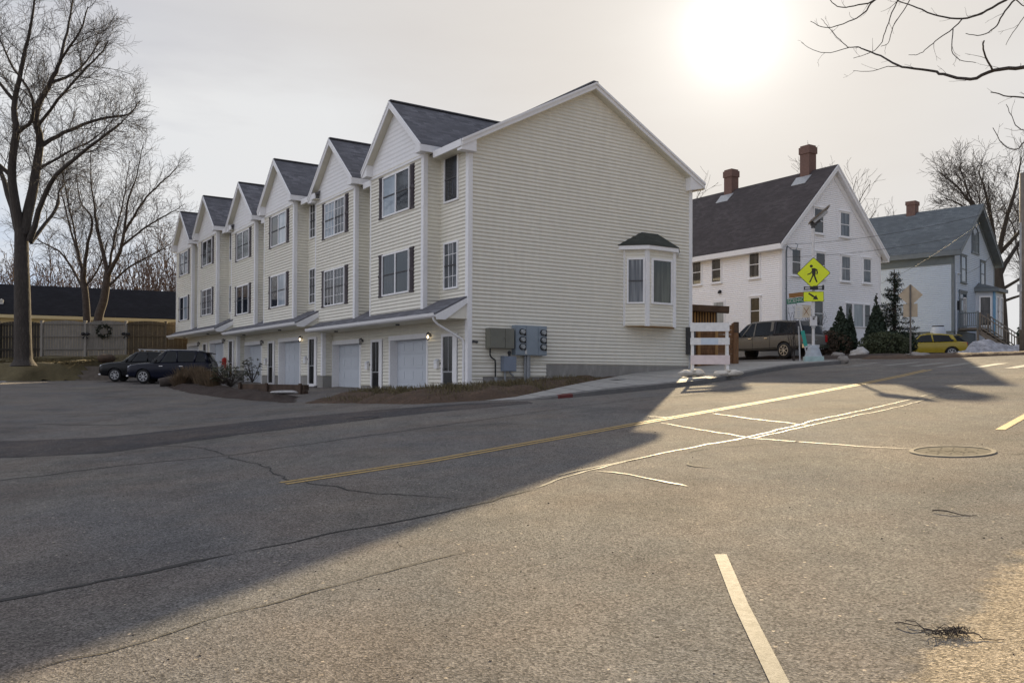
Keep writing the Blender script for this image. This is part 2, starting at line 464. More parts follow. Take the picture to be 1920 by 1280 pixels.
def flat_poly(name, poly, mat, h, res=.4, kind='structure'):
    P = np.array(poly, float); x0, y0 = P.min(0); x1, y1 = P.max(0)
    bm = bmesh.new(); vs = [bm.verts.new((a, b, 0)) for a, b in poly]; bm.faces.new(vs)
    for ax, lo, hi in ((0, x0, x1), (1, y0, y1)):
        t = lo + res
        while t < hi:
            co = [0, 0, 0]; no = [0, 0, 0]; co[ax] = t; no[ax] = 1
            bmesh.ops.bisect_plane(bm, geom=bm.verts[:] + bm.edges[:] + bm.faces[:], plane_co=co, plane_no=no); t += res
    for v in bm.verts: v.co.z = float(gz(v.co.x, v.co.y)) + h
    me = bpy.data.meshes.new(name); bm.normal_update()
    for f in bm.faces:
        if f.normal.z < 0: f.normal_flip()
    bm.to_mesh(me); bm.free()
    me.materials.append(MATS[mat]); o = bpy.data.objects.new(name, me); COL.objects.link(o)
    return tag(o, kind=kind)
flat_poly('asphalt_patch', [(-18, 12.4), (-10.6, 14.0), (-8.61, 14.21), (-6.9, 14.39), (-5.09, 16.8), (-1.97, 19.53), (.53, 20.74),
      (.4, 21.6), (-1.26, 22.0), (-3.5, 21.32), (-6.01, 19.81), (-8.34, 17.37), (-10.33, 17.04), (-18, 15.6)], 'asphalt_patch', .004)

def offset(pl, d):
    out = []
    for k in range(len(pl)):
        a = pl[max(0, k - 1)]; b = pl[min(len(pl) - 1, k + 1)]; dx, dy = b[0] - a[0], b[1] - a[1]; l = math.hypot(dx, dy)
        out.append((pl[k][0] - dy / l * d, pl[k][1] + dx / l * d))
    return out
def resample(pl, step):
    P = []
    for a, b in zip(pl[:-1], pl[1:]):
        n = max(1, int(math.dist(a, b) / step)); P += [(a[0] + (b[0] - a[0]) * k / n, a[1] + (b[1] - a[1]) * k / n) for k in range(n)]
    return P + [pl[-1]]
dyl = [(-2.7, 9.98), (-1.13, 11.2), (.6, 12.95), (2.22, 14.61), (4.76, 17.09), (6.6, 18.9), (8.42, 20.79), (10.6, 23.2), (12.7, 25.7)]
mb = ribbon(offset(dyl, .085), .088, .006, step=.25); m2 = ribbon(offset(dyl, -.085), .088, .006, step=.25)
for q in range(len(m2.f)): mb.q([m2.v[i] for i in m2.f[q]])
tag(mb.out('double_yellow_line', 'worn_yellow', fix=False), kind='structure')
tag(ribbon([(1.42, 5.74), (1.27, 4.68), (1.15, 3.63), (1.08, 3.)], .082, .006).out('parking_line', 'worn_white', fix=False), kind='structure')
tag(ribbon([(6.5, 11.23), (7.62, 12.55), (9.4, 14.6)], .12, .006).out('yellow_line', 'worn_yellow', fix=False), kind='structure')
# crosswalk bars
mb = MB()
for (a, b) in (((12.6, 31.2), (13.9, 32.1)), ((13.1, 29.6), (15.0, 31.0)), ((13.4, 28.2), (15.3, 29.7)), ((13.6, 26.8), (15.4, 28.4)), ((14., 25.5), (15.8, 27.1)), ((14.3, 24.2), (16.1, 25.9)), ((14.7, 22.9), (16.6, 24.6)), ((15.2, 21.6), (17.1, 23.3)), ((11.9, 30.2), (12.9, 30.6))):
    r = ribbon([a, b], .34, .006, step=.3)
    for f in r.f: mb.q([r.v[i] for i in f])
tag(mb.out('crosswalk_bars', 'faded_white', fix=False), kind='structure')
mb = ribbon([(9.95, 24.5), (10.8, 23.5)], .40, .006, step=.3); r = ribbon([(8.9, 25.6), (9.7, 24.75)], .30, .006, step=.3)
for f in r.f: mb.q([r.v[i] for i in f])
tag(mb.out('stop_line', 'worn_white', fix=False), kind='structure')
# sealed cracks (glossy) and open cracks
tar = MB()
def addto(dst, src):
    for f in src.f: dst.q([src.v[i] for i in f])
for pts, w in (([(.25, 8.73), (.55, 9.3), (.93, 9.76), (1.5, 10.35), (2.08, 10.95), (2.7, 11.4), (3.31, 11.87), (4.1, 12.7), (5.03, 13.71), (6.3, 14.9), (7.54, 16.11), (9.2, 17.9), (10.6, 19.6)], .038),
               ([(3.34, 11.73), (4.2, 12.55), (5.3, 13.6), (6.6, 14.7), (7.7, 15.85), (9.3, 17.7)], .028),
               ([(.92, 9.61), (1.16, 9.42), (1.38, 9.1), (1.55, 8.75), (1.74, 8.34)], .032),
               ([(2.56, 14.43), (2.95, 13.1), (3.34, 11.73), (3.9, 11.0), (4.42, 10.28), (4.75, 9.95)], .022),
               ([(3.71, 15.62), (4.05, 14.4), (4.49, 13.13), (4.62, 12.8)], .026), ([(2.45, 15.9), (2.9, 15.2)], .024),
               ([(.5, 9.4), (1.0, 9.92), (1.9, 10.7)], .022)):
    hh_ = globals().get('hh_', .005) + .0007
    addto(tar, ribbon(pts, w, hh_, taper=3, wob=.05, step=.06, seed=len(pts)))
tag(tar.out('crack_sealant', 'tar', fix=False), kind='structure')
cr = MB(); hh_ = .0035
for pts, w in (([(-9.5, 10.3), (-6.96, 11.49), (-5.86, 12.55), (-4.39, 13.11), (-3.0, 14.6), (-1.2, 16.4), (1.2, 18.7), (4., 21.2)], .035),
               ([(-4.2, 5.0), (-3.34, 5.52), (-2.65, 6.11), (-2.1, 6.55)], .055), ([(-2.1, 6.55), (-1.42, 7.08), (-.3, 8.0), (.25, 8.73)], .03),
               ([(-2.5, 4.2), (-2.15, 4.5), (-1.54, 5.11), (-.83, 5.73), (-.3, 6.3)], .016), ([(-4.4, 13.1), (-3.4, 11.6), (-2.6, 10.1)], .022),
               ([(-4.39, 13.11), (-5.2, 14.4), (-6.4, 15.2)], .022), ([(-2.5, 10.1), (-1.5, 9.0), (-.6, 8.4)], .02),
               ([(3.9, 9.9), (4.1, 10.25), (4.5, 10.4)], .014), ([(2.3, 9.3), (2.0, 9.7), (2.1, 10.)], .03), ([(5.35, 9.25), (5.7, 9.15), (6.3, 9.0)], .03),
               ([(-12., 21.), (-9.5, 20.2), (-7., 21.5)], .05), ([(2.6, 19.3), (4.3, 20.6), (7., 23.4)], .03),
               ([(4.0, 11.0), (3.3, 11.2), (2.6, 11.0), (2.2, 10.6)], .02)):
    hh_ += .0005
    addto(cr, ribbon(pts, w, hh_, taper=4, wob=.09, step=.07, seed=len(pts) * 1.7))
tag(cr.out('cracks', 'crack', fix=False), kind='structure')
# small grit and bits lying on the street
mb = MB()
for k in range(260):
    y = 2.6 + 16 * rnd.random() ** 2; x = rnd.uniform(-.62, .62) * y + .1; s = rnd.uniform(.0016, .0042) * (1 + .10 * y)
    mb.blob(g3(x, y, s * .35), (s * rnd.uniform(.8, 1.6), s * rnd.uniform(.8, 1.5), s * .7), k, .5, 0, 5, 3)
tag(mb.out('grit', 'bark_dark', fix=False), kind='stuff')

# kerb and sidewalk
kerb = [(-.3, 22.35), (.5, 22.0), (1.2, 21.95), (2.0, 22.25), (2.88, 22.75), (4.2, 23.6), (5.44, 24.57), (6.6, 26.0), (8.35, 28.68), (9.6, 30.5), (10.5, 31.5), (11.6, 32.1), (12.6, 32.6), (13.0, 33.1), (12.9, 33.7), (12.3, 34.3), (11.4, 35.2), (10.8, 37.)]
inner = [(-.75, 22.75), (.1, 23.1), (.75, 23.7), (1.4, 24.8), (2.2, 26.3), (3.1, 28.2), (4.1, 30.3), (4.9, 31.8), (6.2, 33.2), (7.6, 34.4), (8.6, 35.2), (9.2, 35.7), (9.7, 36.2), (10., 36.5), (10.1, 36.7), (10.2, 36.9), (10.3, 37.), (10.4, 37.1)]
kh = [0, .03, .09, .13, .15, .15, .15, .15, .15, .15, .15, .15, .15, .14, .13, .12, .10, .06]
K = len(kerb); ko = kerb; ki = offset(kerb, .16)
def sub(pl, n=4):
    o = []
    for a, b in zip(pl[:-1], pl[1:]):
        o += [tuple(x + (y - x) * k / n for x, y in zip(a, b)) for k in range(n)]
    return o + [pl[-1]]
A = sub([(*p, h) for p, h in zip(ko, kh)]); B = sub([(*p, h) for p, h in zip(ki, kh)]); C = sub([(*p, h) for p, h in zip(inner, kh)])
kb = MB(); sw = MB()
for k in range(len(A) - 1):
    a, a1, b, b1, c, c1 = A[k], A[k + 1], B[k], B[k + 1], C[k], C[k + 1]
    red = 1 if 8 <= k <= 9 else 0
    ja = .008 * fbm(a[0], a[1], 3.); j1 = .008 * fbm(a1[0], a1[1], 3.)
    kb.q([g3(a[0], a[1], -.1), g3(a1[0], a1[1], -.1), g3(a1[0], a1[1], a1[2] + j1 - .02), g3(a[0], a[1], a[2] + ja - .02)], red)
    kb.q([g3(a[0], a[1], a[2] + ja - .02), g3(a1[0], a1[1], a1[2] + j1 - .02), g3(b1[0], b1[1], b1[2] + j1), g3(b[0], b[1], b[2] + ja)], red)
    for t in range(6):
        L = lambda p, q, s: (p[0] + (q[0] - p[0]) * s, p[1] + (q[1] - p[1]) * s)
        s0, s1 = t / 6, (t + 1) / 6
        p = [L(b, c, s0), L(b1, c1, s0), L(b1, c1, s1), L(b, c, s1)]; hh = [b[2], b1[2], c1[2], c[2]]
        sw.q([g3(x, y, h + .004) for (x, y), h in zip(p, [b[2], b1[2], b1[2], b[2]])])
tag(kb.out('kerb', ['granite', 'red_paint'], fix=False), kind='structure')
tag(sw.out('sidewalk', 'concrete', fix=False), kind='structure')
# sidewalk joints
mb = MB()
for k in range(6, len(A) - 26, 3):
    b, c = B[k], C[k]
    n = 8
    for t in range(n):
        p = (b[0] + (c[0] - b[0]) * t / n, b[1] + (c[1] - b[1]) * t / n); q = (b[0] + (c[0] - b[0]) * (t + 1) / n, b[1] + (c[1] - b[1]) * (t + 1) / n)
        dx, dy = q[1] - p[1], p[0] - q[0]; l = math.hypot(dx, dy); dx *= .012 / l; dy *= .012 / l
        mb.q([g3(p[0] - dx, p[1] - dy, b[2] + .007), g3(q[0] - dx, q[1] - dy, b[2] + .007), g3(q[0] + dx, q[1] + dy, b[2] + .007), g3(p[0] + dx, p[1] + dy, b[2] + .007)])
tag(mb.out('sidewalk_joints', 'crack', fix=False), kind='structure')
# soil strip along the end wall and bank in front of the first garages
mound('soil_bank', [(-6.4, 25.9), (-4.9, 24.75), (-3.6, 23.6), (-2.6, 22.75), (-1.2, 22.75), (-.3, 23.0), (.6, 23.7), (1.3, 24.9), (2.1, 26.4), (3.0, 28.2), (4.05, 30.4), (4.7, 31.8), (5.2, 32.3), (4.4, 31.4), (-1.0, 27.7), (-1.8, 27.2), (-2.6, 27.8), (-4.2, 27.6), (-5.6, 27.5)],
      .22, .9, .2, 'earth', .10, 1.1, base=.02, ragged=.12)
mound('garden_bed', [(-15.4, 38.2), (-13., 34.3), (-10.9, 31.4), (-9.2, 29.2), (-7.2, 26.6), (-6.6, 26.4), (-7.3, 28.3), (-7.6, 30.0), (-9.6, 33.4), (-12.4, 37.6), (-13.4, 39.6), (-14.6, 40.6), (-16.2, 42.6), (-17.2, 41.8)],
      .15, .8, .25, 'mulch', .09, 1.3, base=.02, ragged=.12)
mound('verge', [(-90, 47.2), (-40, 47.2), (-30, 46.2), (-27.6, 46.2), (-25.2, 46.6), (-24.2, 47.6), (-23.4, 52.), (-23., 58.), (-30, 75), (-90, 75)],
      lambda X, Y: 1.0 + .055 * np.clip(Y - 47, 0, 12), 1.0, .5, 'dead_grass', .12, .6, base=-.02, ragged=.25)
mound('side_yard', [(14.4, 38.9), (15.3, 38.1), (17., 36.8), (18., 38.2), (19.0, 39.8), (22, 42), (21, 54), (14, 62), (2, 62), (9., 50), (12.8, 44.5)], .12, .8, .5, 'mulch', .06, .8, base=.0, ragged=.15)
mound('front_yard', [(21.4, 40.5), (24.5, 39.), (30., 37.), (60, 36), (60, 75), (20, 75), (22, 54), (23.0, 47)], lambda X, Y: .05 + .05 * np.clip(X - 27, 0, 12), 1.2, .6, 'dead_grass', .08, .7, base=.0, ragged=.2)
mound('traffic_island', [(15.1, 36.9), (15.7, 35.0), (16.5, 34.0), (17.8, 33.3), (19.2, 33.), (20.6, 32.6), (21., 34.), (18.6, 36.5), (17., 37.6)], .11, .4, .25, 'earth', .04, 1.5, base=.01, ragged=.1)
# ------------------------------------------------------------------ siding
srg = random.Random(13)
def siding(mb, o, h, n, z0, zr, c=.127, lap=.030, openings=(), m=0, z_off=0.):
    """clapboards on a wall: o origin, h unit along, n outward unit; zr(z)->(s0,s1) extent or None"""
    o = V(o); h = V(h); n = V(n); k = math.floor((z0[0] - z_off) / c); z = k * c + z_off
    up = V((0, 0, 1))
    while z < z0[1] - 1e-4:
        za, zb = max(z, z0[0]), min(z + c, z0[1])
        ra, rb = zr(za), zr(zb)
        if ra and zb - za > .004:
            if not rb: rb = ((ra[0] + ra[1]) / 2,) * 2
            seg = [(ra[0], ra[1], rb[0], rb[1])]
            zm = (za + zb) / 2
            for (s0, s1, w0, w1) in openings:
                if w0 < zm < w1:
                    ns = []
                    for (a0, a1, b0, b1) in seg:
                        if s1 <= a0 or s0 >= a1: ns.append((a0, a1, b0, b1)); continue
                        if s0 > a0: ns.append((a0, s0, b0, s0))
                        if s1 < a1: ns.append((s1, a1, s1, b1))
                    seg = ns
            for (a0, a1, b0, b1) in seg:
                P = lambda s, zz, d: o + h * s + up * zz + n * d
                L_ = a1 - a0; n_ = max(1, int(L_ / 3.3 + srg.random())); cuts = [0.] + sorted(srg.uniform(.12, .88) for _ in range(n_ - 1)) + [1.]
                for t0, t1 in zip(cuts[:-1], cuts[1:]):
                    lp = lap * srg.uniform(.96, 1.04); zk = za + min(c * srg.uniform(.34, .38), (zb - za) / 2); t = (zk - za) / (zb - za)
                    A0, A1, B0, B1 = a0 + L_ * t0, a0 + L_ * t1, b0 + (b1 - b0) * t0, b0 + (b1 - b0) * t1
                    k0 = A0 + (B0 - A0) * t; k1 = A1 + (B1 - A1) * t
                    mb.q([P(A0, za, .001), P(A1, za, .001), P(k1, zk, lp), P(k0, zk, lp)], m)
                    mb.q([P(k0, zk, lp), P(k1, zk, lp), P(B1, zb, .003), P(B0, zb, .003)], m)
        z += c
def rect(s0, s1): return lambda z: (s0, s1)
def gablef(s0, s1, ze, zp):
    mid = (s0 + s1) / 2; hw = (s1 - s0) / 2
    def f(z):
        if z <= ze: return (s0, s1)
        if z >= zp: return None
        w = hw * (zp - z) / (zp - ze); return (mid - w, mid + w)
    return f
def slab(mb, pts, t, m=0, scale=1.):
    """roof slab: top polygon pts (eave0, eave1, ridge1, ridge0), thickness t down; shingle UVs in metres"""
    pts = [V(p) for p in pts]; e = (pts[1] - pts[0]).normalized(); nrm = e.cross(pts[-1] - pts[0]).normalized(); s = nrm.cross(e)
    uv = [((p - pts[0]).dot(e), (p - pts[0]).dot(s)) for p in pts]
    mb.q(pts, m, uv)
    d = V((0, 0, -t)); lo = [p + d for p in pts]; mb.q(list(reversed(lo)), m)
    n = len(pts)
    for k in range(n):
        l = (k + 1) % n; mb.q([pts[k], lo[k], lo[l], pts[l]], m, [(0, 0), (0, .05), (.05, .05), (.05, 0)])
def window(parent, fr, s0, s1, z0, z1, n_sash=1, pane='pane', frame='white_trim', grid=None, tw=.058, proud=.072, sill=False, name='window', hung=True, header=0, rail='dark_grey'):
    """fr(s,z,d): point on the wall; d outwards. frame mesh + pane child. s0..s1, z0..z1 = outer frame"""
    mb = MB(); rl = MB()
    def bar(a0, a1, b0, b1, d0, d1, mb=mb):
        o = V(fr(a0, b0, d0)); mb.obox(o, V(fr(a1, b0, d0)) - o, V(fr(a0, b1, d0)) - o, V(fr(a0, b0, d1)) - o)
    bar(s0, s0 + tw, z0, z1, -.02, proud); bar(s1 - tw, s1, z0, z1, -.02, proud)
    bar(s0 + tw, s1 - tw, z1 - tw, z1, -.02, proud - .003); bar(s0 + tw, s1 - tw, z0, z0 + tw, -.02, proud - .003)
    if sill: bar(s0 - .04, s1 + .04, z0 - .05, z0, -.02, proud + .05)
    if header: bar(s0 - .05, s1 + .05, z1, z1 + header, -.02, proud + .03)
    a0, a1, b0, b1 = s0 + tw, s1 - tw, z0 + tw, z1 - tw
    w = (a1 - a0) / n_sash
    for k in range(n_sash):
        x0 = a0 + k * w; x1 = x0 + w
        if k: bar(x0 - .04, x0 + .04, b0, b1, -.015, proud - .006)
        zm = (b0 + b1) / 2
        if hung: bar(x0 + (.04 if k else 0), x1 - (.04 if k < n_sash - 1 else 0), zm - .022, zm + .022, -.012, proud - .012, rl)
        if grid:
            for g in range(1, grid[0]):
                xx = x0 + w * g / grid[0]; bar(xx - .009, xx + .009, b0, b1, -.01, proud - .018)
            for g in range(1, grid[1]):
                zz = b0 + (b1 - b0) * g / grid[1]
                if abs(zz - zm) > .05: bar(x0, x1, zz - .009, zz + .009, -.01, proud - .020)
    o = mb.out(name, frame, parent)
    pl = pane if isinstance(pane, (list, tuple)) else [pane]; np_ = len(pl)
    for k, pm in enumerate(pl):
        u0, u1 = a0 + (a1 - a0) * k / np_, a0 + (a1 - a0) * (k + 1) / np_
        p = MB(); p.q([fr(u0, b0, .038), fr(u1, b0, .038), fr(u1, b1, .038), fr(u0, b1, .038)]); p.out('pane', pm, o)
    if rl.v: rl.out('sash_rail', rail, o)
    return o

# ------------------------------------------------------------------ townhouse row
YAW = .9818
BX, BY = -1.4291, 27.3222
town = thing('townhouse_row', 'long cream sided townhouse row with six front gables and white garage doors', 'townhouse', (BX, BY, 0), -YAW)
W = 10.1326; zE = 7.5947; zPk = 10.4818; OVB = .4408; OVA = .2962; wU = 5.7852; S1 = 1.8793; S2 = 6.1841; DB = .6454
zbP = 9.8617; zbC = 7.7937; zbT = 7.6; BO = .2775; zR = 2.6157; zG = 1.8545; GO = 1.2047; zD = 1.3141; zF = -.7858
OFF = [(0, 0), (-.462, .2915), (-.8664, .5524)]
SL = (zPk - zE) / (W / 2 + OVB)
def loc2w(a, b): return (BX - a * math.cos(YAW) + b * math.sin(YAW), BY + a * math.sin(YAW) + b * math.cos(YAW))
EX = (1, 0, 0); EY = (0, 1, 0)
found = MB(); trim = None
for pr in range(3):
    yo, zo = OFF[pr]; x0 = -2 * wU * pr; x1 = -2 * wU * (pr + 1)        # local x runs from x0 down to x1
    # --- walls
    w = MB()
    ops = []
    gops = []
    for un in range(2):
        A = wU * un
        gops += [(A + 2.72, A + 5.80, -2, 1.44), (A + .62, A + 1.74, -2, 1.40)]
    conc = .40 if pr == 0 else .48
    zlow = (-.55 if pr == 0 else zF + zo + conc)
    # front ground floor and storey wall (s measured along -x)
    fr_ops = [(a, b, c + zo if c > -1 else c, d + zo) for a, b, c, d in gops]
    siding(w, (x0, yo, 0), (-1, 0, 0), (0, -1, 0), (zF + zo + conc, zE + zo), rect(.0, 2 * wU), openings=fr_ops)
    if pr == 0:
        siding(w, (x0, yo, 0), (-1, 0, 0), (0, -1, 0), (zlow, zF + conc), rect(.0, 2.72), openings=fr_ops)
    # right hand wall
    if pr == 0:
        siding(w, (0, 0, 0), (0, 1, 0), (1, 0, 0), (-.55, -.02), rect(0, .56))
        siding(w, (0, 0, 0), (0, 1, 0), (1, 0, 0), (-.02, .42), rect(0, 3.13))
        siding(w, (0, 0, 0), (0, 1, 0), (1, 0, 0), (.42, zPk), gablef(0, W, zE, zPk))
    else:
        siding(w, (x0, yo, 0), (0, 1, 0), (1, 0, 0), (zF + zo + conc, zPk + zo), gablef(0, W, zE + zo, zPk + zo))
    w.out('wall', 'cream_siding', town)
    # back and left closing walls, unseen; dark material chosen to cut bounced light
    b = MB()
    b.q([(x0, yo + W, -1), (x1, yo + W, -1), (x1, yo + W, zE + zo), (x0, yo + W, zE + zo)])
    if pr == 2: b.q([(x1, yo, -1), (x1, yo + W, -1), (x1, yo + W, zE + zo), (x1, yo + W / 2, zPk + zo), (x1, yo, zE + zo)])
    b.q([(x0, yo + .6, zF + zo), (x1, yo + .6, zF + zo), (x1, yo + .6, 2), (x0, yo + .6, 2)])
    b.out('rear_wall', 'wood_grey', town)
    # concrete base
    if pr == 0:
        found.box(-.004, -.25, .03, W, -1.2, .42)
        found.box(x0 - 2.72, x1, yo + .012, yo + .3, -1.4, zF + zo + conc) if 0 else None
    for un in range(2):
        A = x0 - wU * un
        for (p, q) in ((.0 if pr else .1, .64), (1.73, 2.71), (5.82, wU)):
            if q > p: fb_ = MB(); fb_.box(A - p, A - q, yo + .004, yo + .3, -1.4, zF + zo + conc - .002); fb_.out('foundation', 'foundation', town)
    if pr: fb_ = MB(); fb_.box(x0 + .006, x0 - .2, yo + .302, yo + .9, -1.4, zF + zo + conc - .002); fb_.out('foundation', 'foundation', town)
    # --- main roof
    r = MB(); e = .02
    ya, yb, ym = yo - OVB, yo + W + OVB, yo + W / 2
    xr = x0 + (OVA if pr == 0 else .12); xl = x1 - (.25 if pr == 2 else .0)
    slab(r, [(xl, ya, zE + zo), (xr, ya, zE + zo), (xr, ym, zPk + zo), (xl, ym, zPk + zo)], .1)
    slab(r, [(xr, yb, zE + zo), (xl, yb, zE + zo), (xl, ym, zPk + zo), (xr, ym, zPk + zo)], .1)
    r.beam((xl, ym, zPk + zo + .01), (xr + .01, ym, zPk + zo + .01), .22, .05)
    r.out('roof', 'shingle_grey', town)
    # --- rake trim at the gable end
    t = MB()
    if pr == 0:
        for sgn, yy in ((1, ya), (-1, yb)):
            p0 = V((xr, yy, zE + zo)); p1 = V((xr, ym, zPk + zo))
            for (dx, dz, w0, hh) in ((-.03, -.115, .05, .23), (.012, -.045, .05, .085)):
                t.prism([p0 + V((dx, 0, dz - hh / 2)), p1 + V((dx, 0, dz - hh / 2)), p1 + V((dx, 0, dz + hh / 2 - .005)), p0 + V((dx, 0, dz + hh / 2 - .005))], (w0, 0, 0))
            # soffit under the rake
            t.prism([p0 + V((-.02, 0, -.26)), p1 + V((-.02, 0, -.26)), p1 + V((-.02, 0, -.22)), p0 + V((-.02, 0, -.22))], (-OVA + .02, 0, 0), 1)
            # boxed return at the eave
            yr = 0 + .12 if sgn == 1 else W - .32
            y2 = yy
            lo = zE - .34
            if sgn == 1: t.prism([(.005, y2, lo), (.005, yr, lo), (.005, yr, zE + SL * (yr - y2) - .2), (.005, y2, zE - .06)], (OVA - .02, 0, 0))
            else: t.prism([(.005, y2, lo + .14), (.005, yr, lo - .02), (.005, yr, zE + SL * (y2 - yr) - .2), (.005, y2, zE - .06)], (OVA - .02, 0, 0))
    t.box(xl, xr - .001, yb - .03, yb + .02, zE + zo - .24, zE + zo - .01)
    t.out('rake_trim', ['white_trim', 'soffit'], town)
    # --- front eave fascia and soffit between bays
    t = MB()
    for un in range(2):
        A = x0 - wU * un
        xa = (x0 + OVA - .02) if (un == 0 and pr == 0) else (A + (.12 if un == 0 else -.4)); xb = A - (S1 - BO) + .02
        t.box(xa, xb, yo - OVB - .03, yo - OVB + .02, zE + zo - .24, zE + zo - .015)
        t.box(xa, xb, yo - OVB + .02, yo + .02, zE + zo - .255, zE + zo - .235, 1)
        t.out('fascia', ['white_trim', 'soffit'], town); t = MB()
    # --- corner boards
    t = MB()
    zb0 = -.62 if pr == 0 else zF + zo + conc
    t.box(x0 - .15, x0 + .034, yo - .034, yo + .002, zb0, zE + zo - .25)
    t.box(x0 + .002, x0 + .034, yo + .002, yo + .13, zb0, zE + zo - .25)
    t.out('corner_board', 'white_trim', town); t = MB()
    t.box(x0 + .0, x0 + .034, yo + W - .14, yo + W + .034, -.2 if pr == 0 else 0, zE + zo - .30)
    t.out('corner_board', 'white_trim', town)
    # --- pent roof
    r = MB(); gx1 = x1 - (.0 if pr < 2 else .3); gx0 = x0 - .03
    ge = yo - GO + .04
    slab(r, [(gx1, ge, 2.02 + zo), (gx0, ge, 2.02 + zo), (gx0, yo, zR + zo), (gx1, yo, zR + zo)], .06)
    r.out('pent_roof', 'shingle_grey', town)
    t = MB()
    t.box(gx1, gx0, ge + .02, ge + .05, zG + zo, 2.02 + zo - .055)
    t.box(gx1, gx0, ge + .05, yo - .002, zG + zo + .0, zG + zo + .025, 1)
    # closed triangular end with raking board
    for xe in ((gx0, gx1) if pr == 2 else (gx0,)):
        s = 1 if xe == gx0 else -1
        t.prism([(xe - .02 * s, ge, zG + zo), (xe - .02 * s, yo + .0, zG + zo), (xe - .02 * s, yo, zR + zo - .07), (xe - .02 * s, ge, 2.02 + zo - .06)], (-.03 * s, 0, 0), 2)
        t.prism([(xe, ge + .0, 1.80 + zo), (xe, ge + .32, 1.80 + zo), (xe, yo - .01, zR + zo - .24), (xe, yo - .01, zR + zo - .062), (xe, ge, 2.02 + zo - .062)], (.03 * s, 0, 0), 0)
    t.out('pent_trim', ['white_trim', 'soffit', 'cream_siding'], town)
    g = MB()
    pf = [(ge + .02, zG + zo + .02), (ge - .07, zG + zo + .02), (ge - .10, zG + zo + .06), (ge - .12, zG + zo + .145), (ge - .105, zG + zo + .145), (ge - .085, zG + zo + .07), (ge - .06, zG + zo + .035), (ge + .02, zG + zo + .035)]
    g.prism([(gx1 - .02, a, b) for a, b in pf], (gx0 + .02 - gx1 + .02, 0, 0))
    gut = g.out('gutter', 'white_trim', town)
    d = MB(); xs = x0 - .16
    d.tube([(xs + .02, ge - .04, zG + zo + .02), (xs + .02, ge - .02, zG + zo - .08), (xs, ge + .12, zG + zo - .2), (xs - .02, yo - .12, 1.2 + zo), (xs - .02, yo - .07, 1.1 + zo), (xs - .02, yo - .07, zF + zo + .1)], .04, 8)
    if pr == 0: d.out('downspout', 'white_trim', gut, True)
    for un in range(2):
        A = x0 - wU * un; i = pr * 2 + un
        FR = lambda s, z, dd, A=A, yo=yo: (A - s, yo - dd, z)
        FB = lambda s, z, dd, A=A, yo=yo: (A - s, yo - DB - dd, z)
        # bay body
        w = MB(); zb = 2.15 + zo; zt = zbT + zo
        siding(w, (A - S1, yo - DB, 0), (-1, 0, 0), (0, -1, 0), (zb, zt), rect(0, S2 - S1))
        siding(w, (A - S1, yo, 0), (0, -1, 0), (1, 0, 0), (zb, zt), rect(0, DB))
        siding(w, (A - S2, yo, 0), (0, -1, 0), (-1, 0, 0), (zb, zt), rect(0, DB))
        bay = w.out('bay', 'cream_siding', town)
        t = MB()
        t.box(A - S1 - .15, A - S1 + .034, yo - DB - .034, yo - DB + .002, zb, zt); t.box(A - S1 + .002, A - S1 + .034, yo - DB + .002, yo - DB + .13, zb, zt)
        t.out('corner_board', 'white_trim', bay); t = MB()
        t.box(A - S2 - .034, A - S2 + .05, yo - DB - .034, yo - DB + .002, zb, zt); t.box(A - S2 - .034, A - S2 - .002, yo - DB + .002, yo - DB + .1, zb, zt)
        t.out('corner_board', 'white_trim', bay)
        # gable panel
        mid = (S1 + S2) / 2; hw = (S2 - S1) / 2; sb = (zbP - zbC) / (hw + BO)
        g = MB(); zp2 = zbP + zo - .12
        siding(g, (A - S1, yo - DB - .012, 0), (-1, 0, 0), (0, -1, 0), (zbT + zo - .12, zp2), gablef(0, S2 - S1, zp2 - sb * hw, zp2), c=.16, lap=.012)
        g.box(A - S1 + .03, A - S2 - .03, yo - DB - .05, yo - DB + .0, zbT + zo - .17, zbT + zo - .10)
        g.out('gable_panel', 'white_trim', bay)
        # bay roof
        yf = yo - DB - BO; yv = yo - OVB + (zbC - zE) / SL; yr = yo - OVB + (zbP - zE) / SL
        r = MB()
        am, ar, al = A - mid, A - (mid - hw - BO), A - (mid + hw + BO)
        slab(r, [(ar, yf, zbC + zo), (ar, yv + .05, zbC + zo), (am, yr + .1, zbP + zo), (am, yf, zbP + zo)], .09)
        slab(r, [(al, yv + .05, zbC + zo), (al, yf, zbC + zo), (am, yf, zbP + zo), (am, yr + .1, zbP + zo)], .09)
        r.beam((am, yf - .01, zbP + zo + .012), (am, yr + .1, zbP + zo + .012), .2, .045)
        r.out('bay_roof', 'shingle_grey', town)
        t = MB()
        for s, xe in ((1, ar), (-1, al)):
            p0 = V((xe, yf, zbC + zo)); p1 = V((am, yf, zbP + zo))
            t.prism([p0 + V((0, 0, -.24)), p1 + V((0, 0, -.26)), p1 + V((0, 0, -.085)), p0 + V((0, 0, -.085))], (0, -.03, 0))
            t.prism([p0 + V((0, .0, -.09)), p1 + V((0, .0, -.09)), p1 + V((0, 0, -.005)), p0 + V((0, 0, -.005))], (0, -.05, 0))
            # sloping soffit and boxed return
            t.prism([p0 + V((0, 0, -.20)), p1 + V((0, 0, -.22)), p1 + V((0, 0, -.19)), p0 + V((0, 0, -.17))], (0, BO, 0), 1)
            xi = xe - s * .44
            t.prism([(xe, yf + .001, zbT + zo - .06), (xi, yf + .001, zbT + zo - .06), (xi, yf + .001, zbC + zo + sb * .44 - .2), (xe, yf + .001, zbC + zo - .08)], (0, BO + .0, 0), 0)
            # level fascia and soffit along the side
            t.box(xe - .02, xe + .02, yf, yv + .02, zbT + zo - .06, zbC + zo - .03)
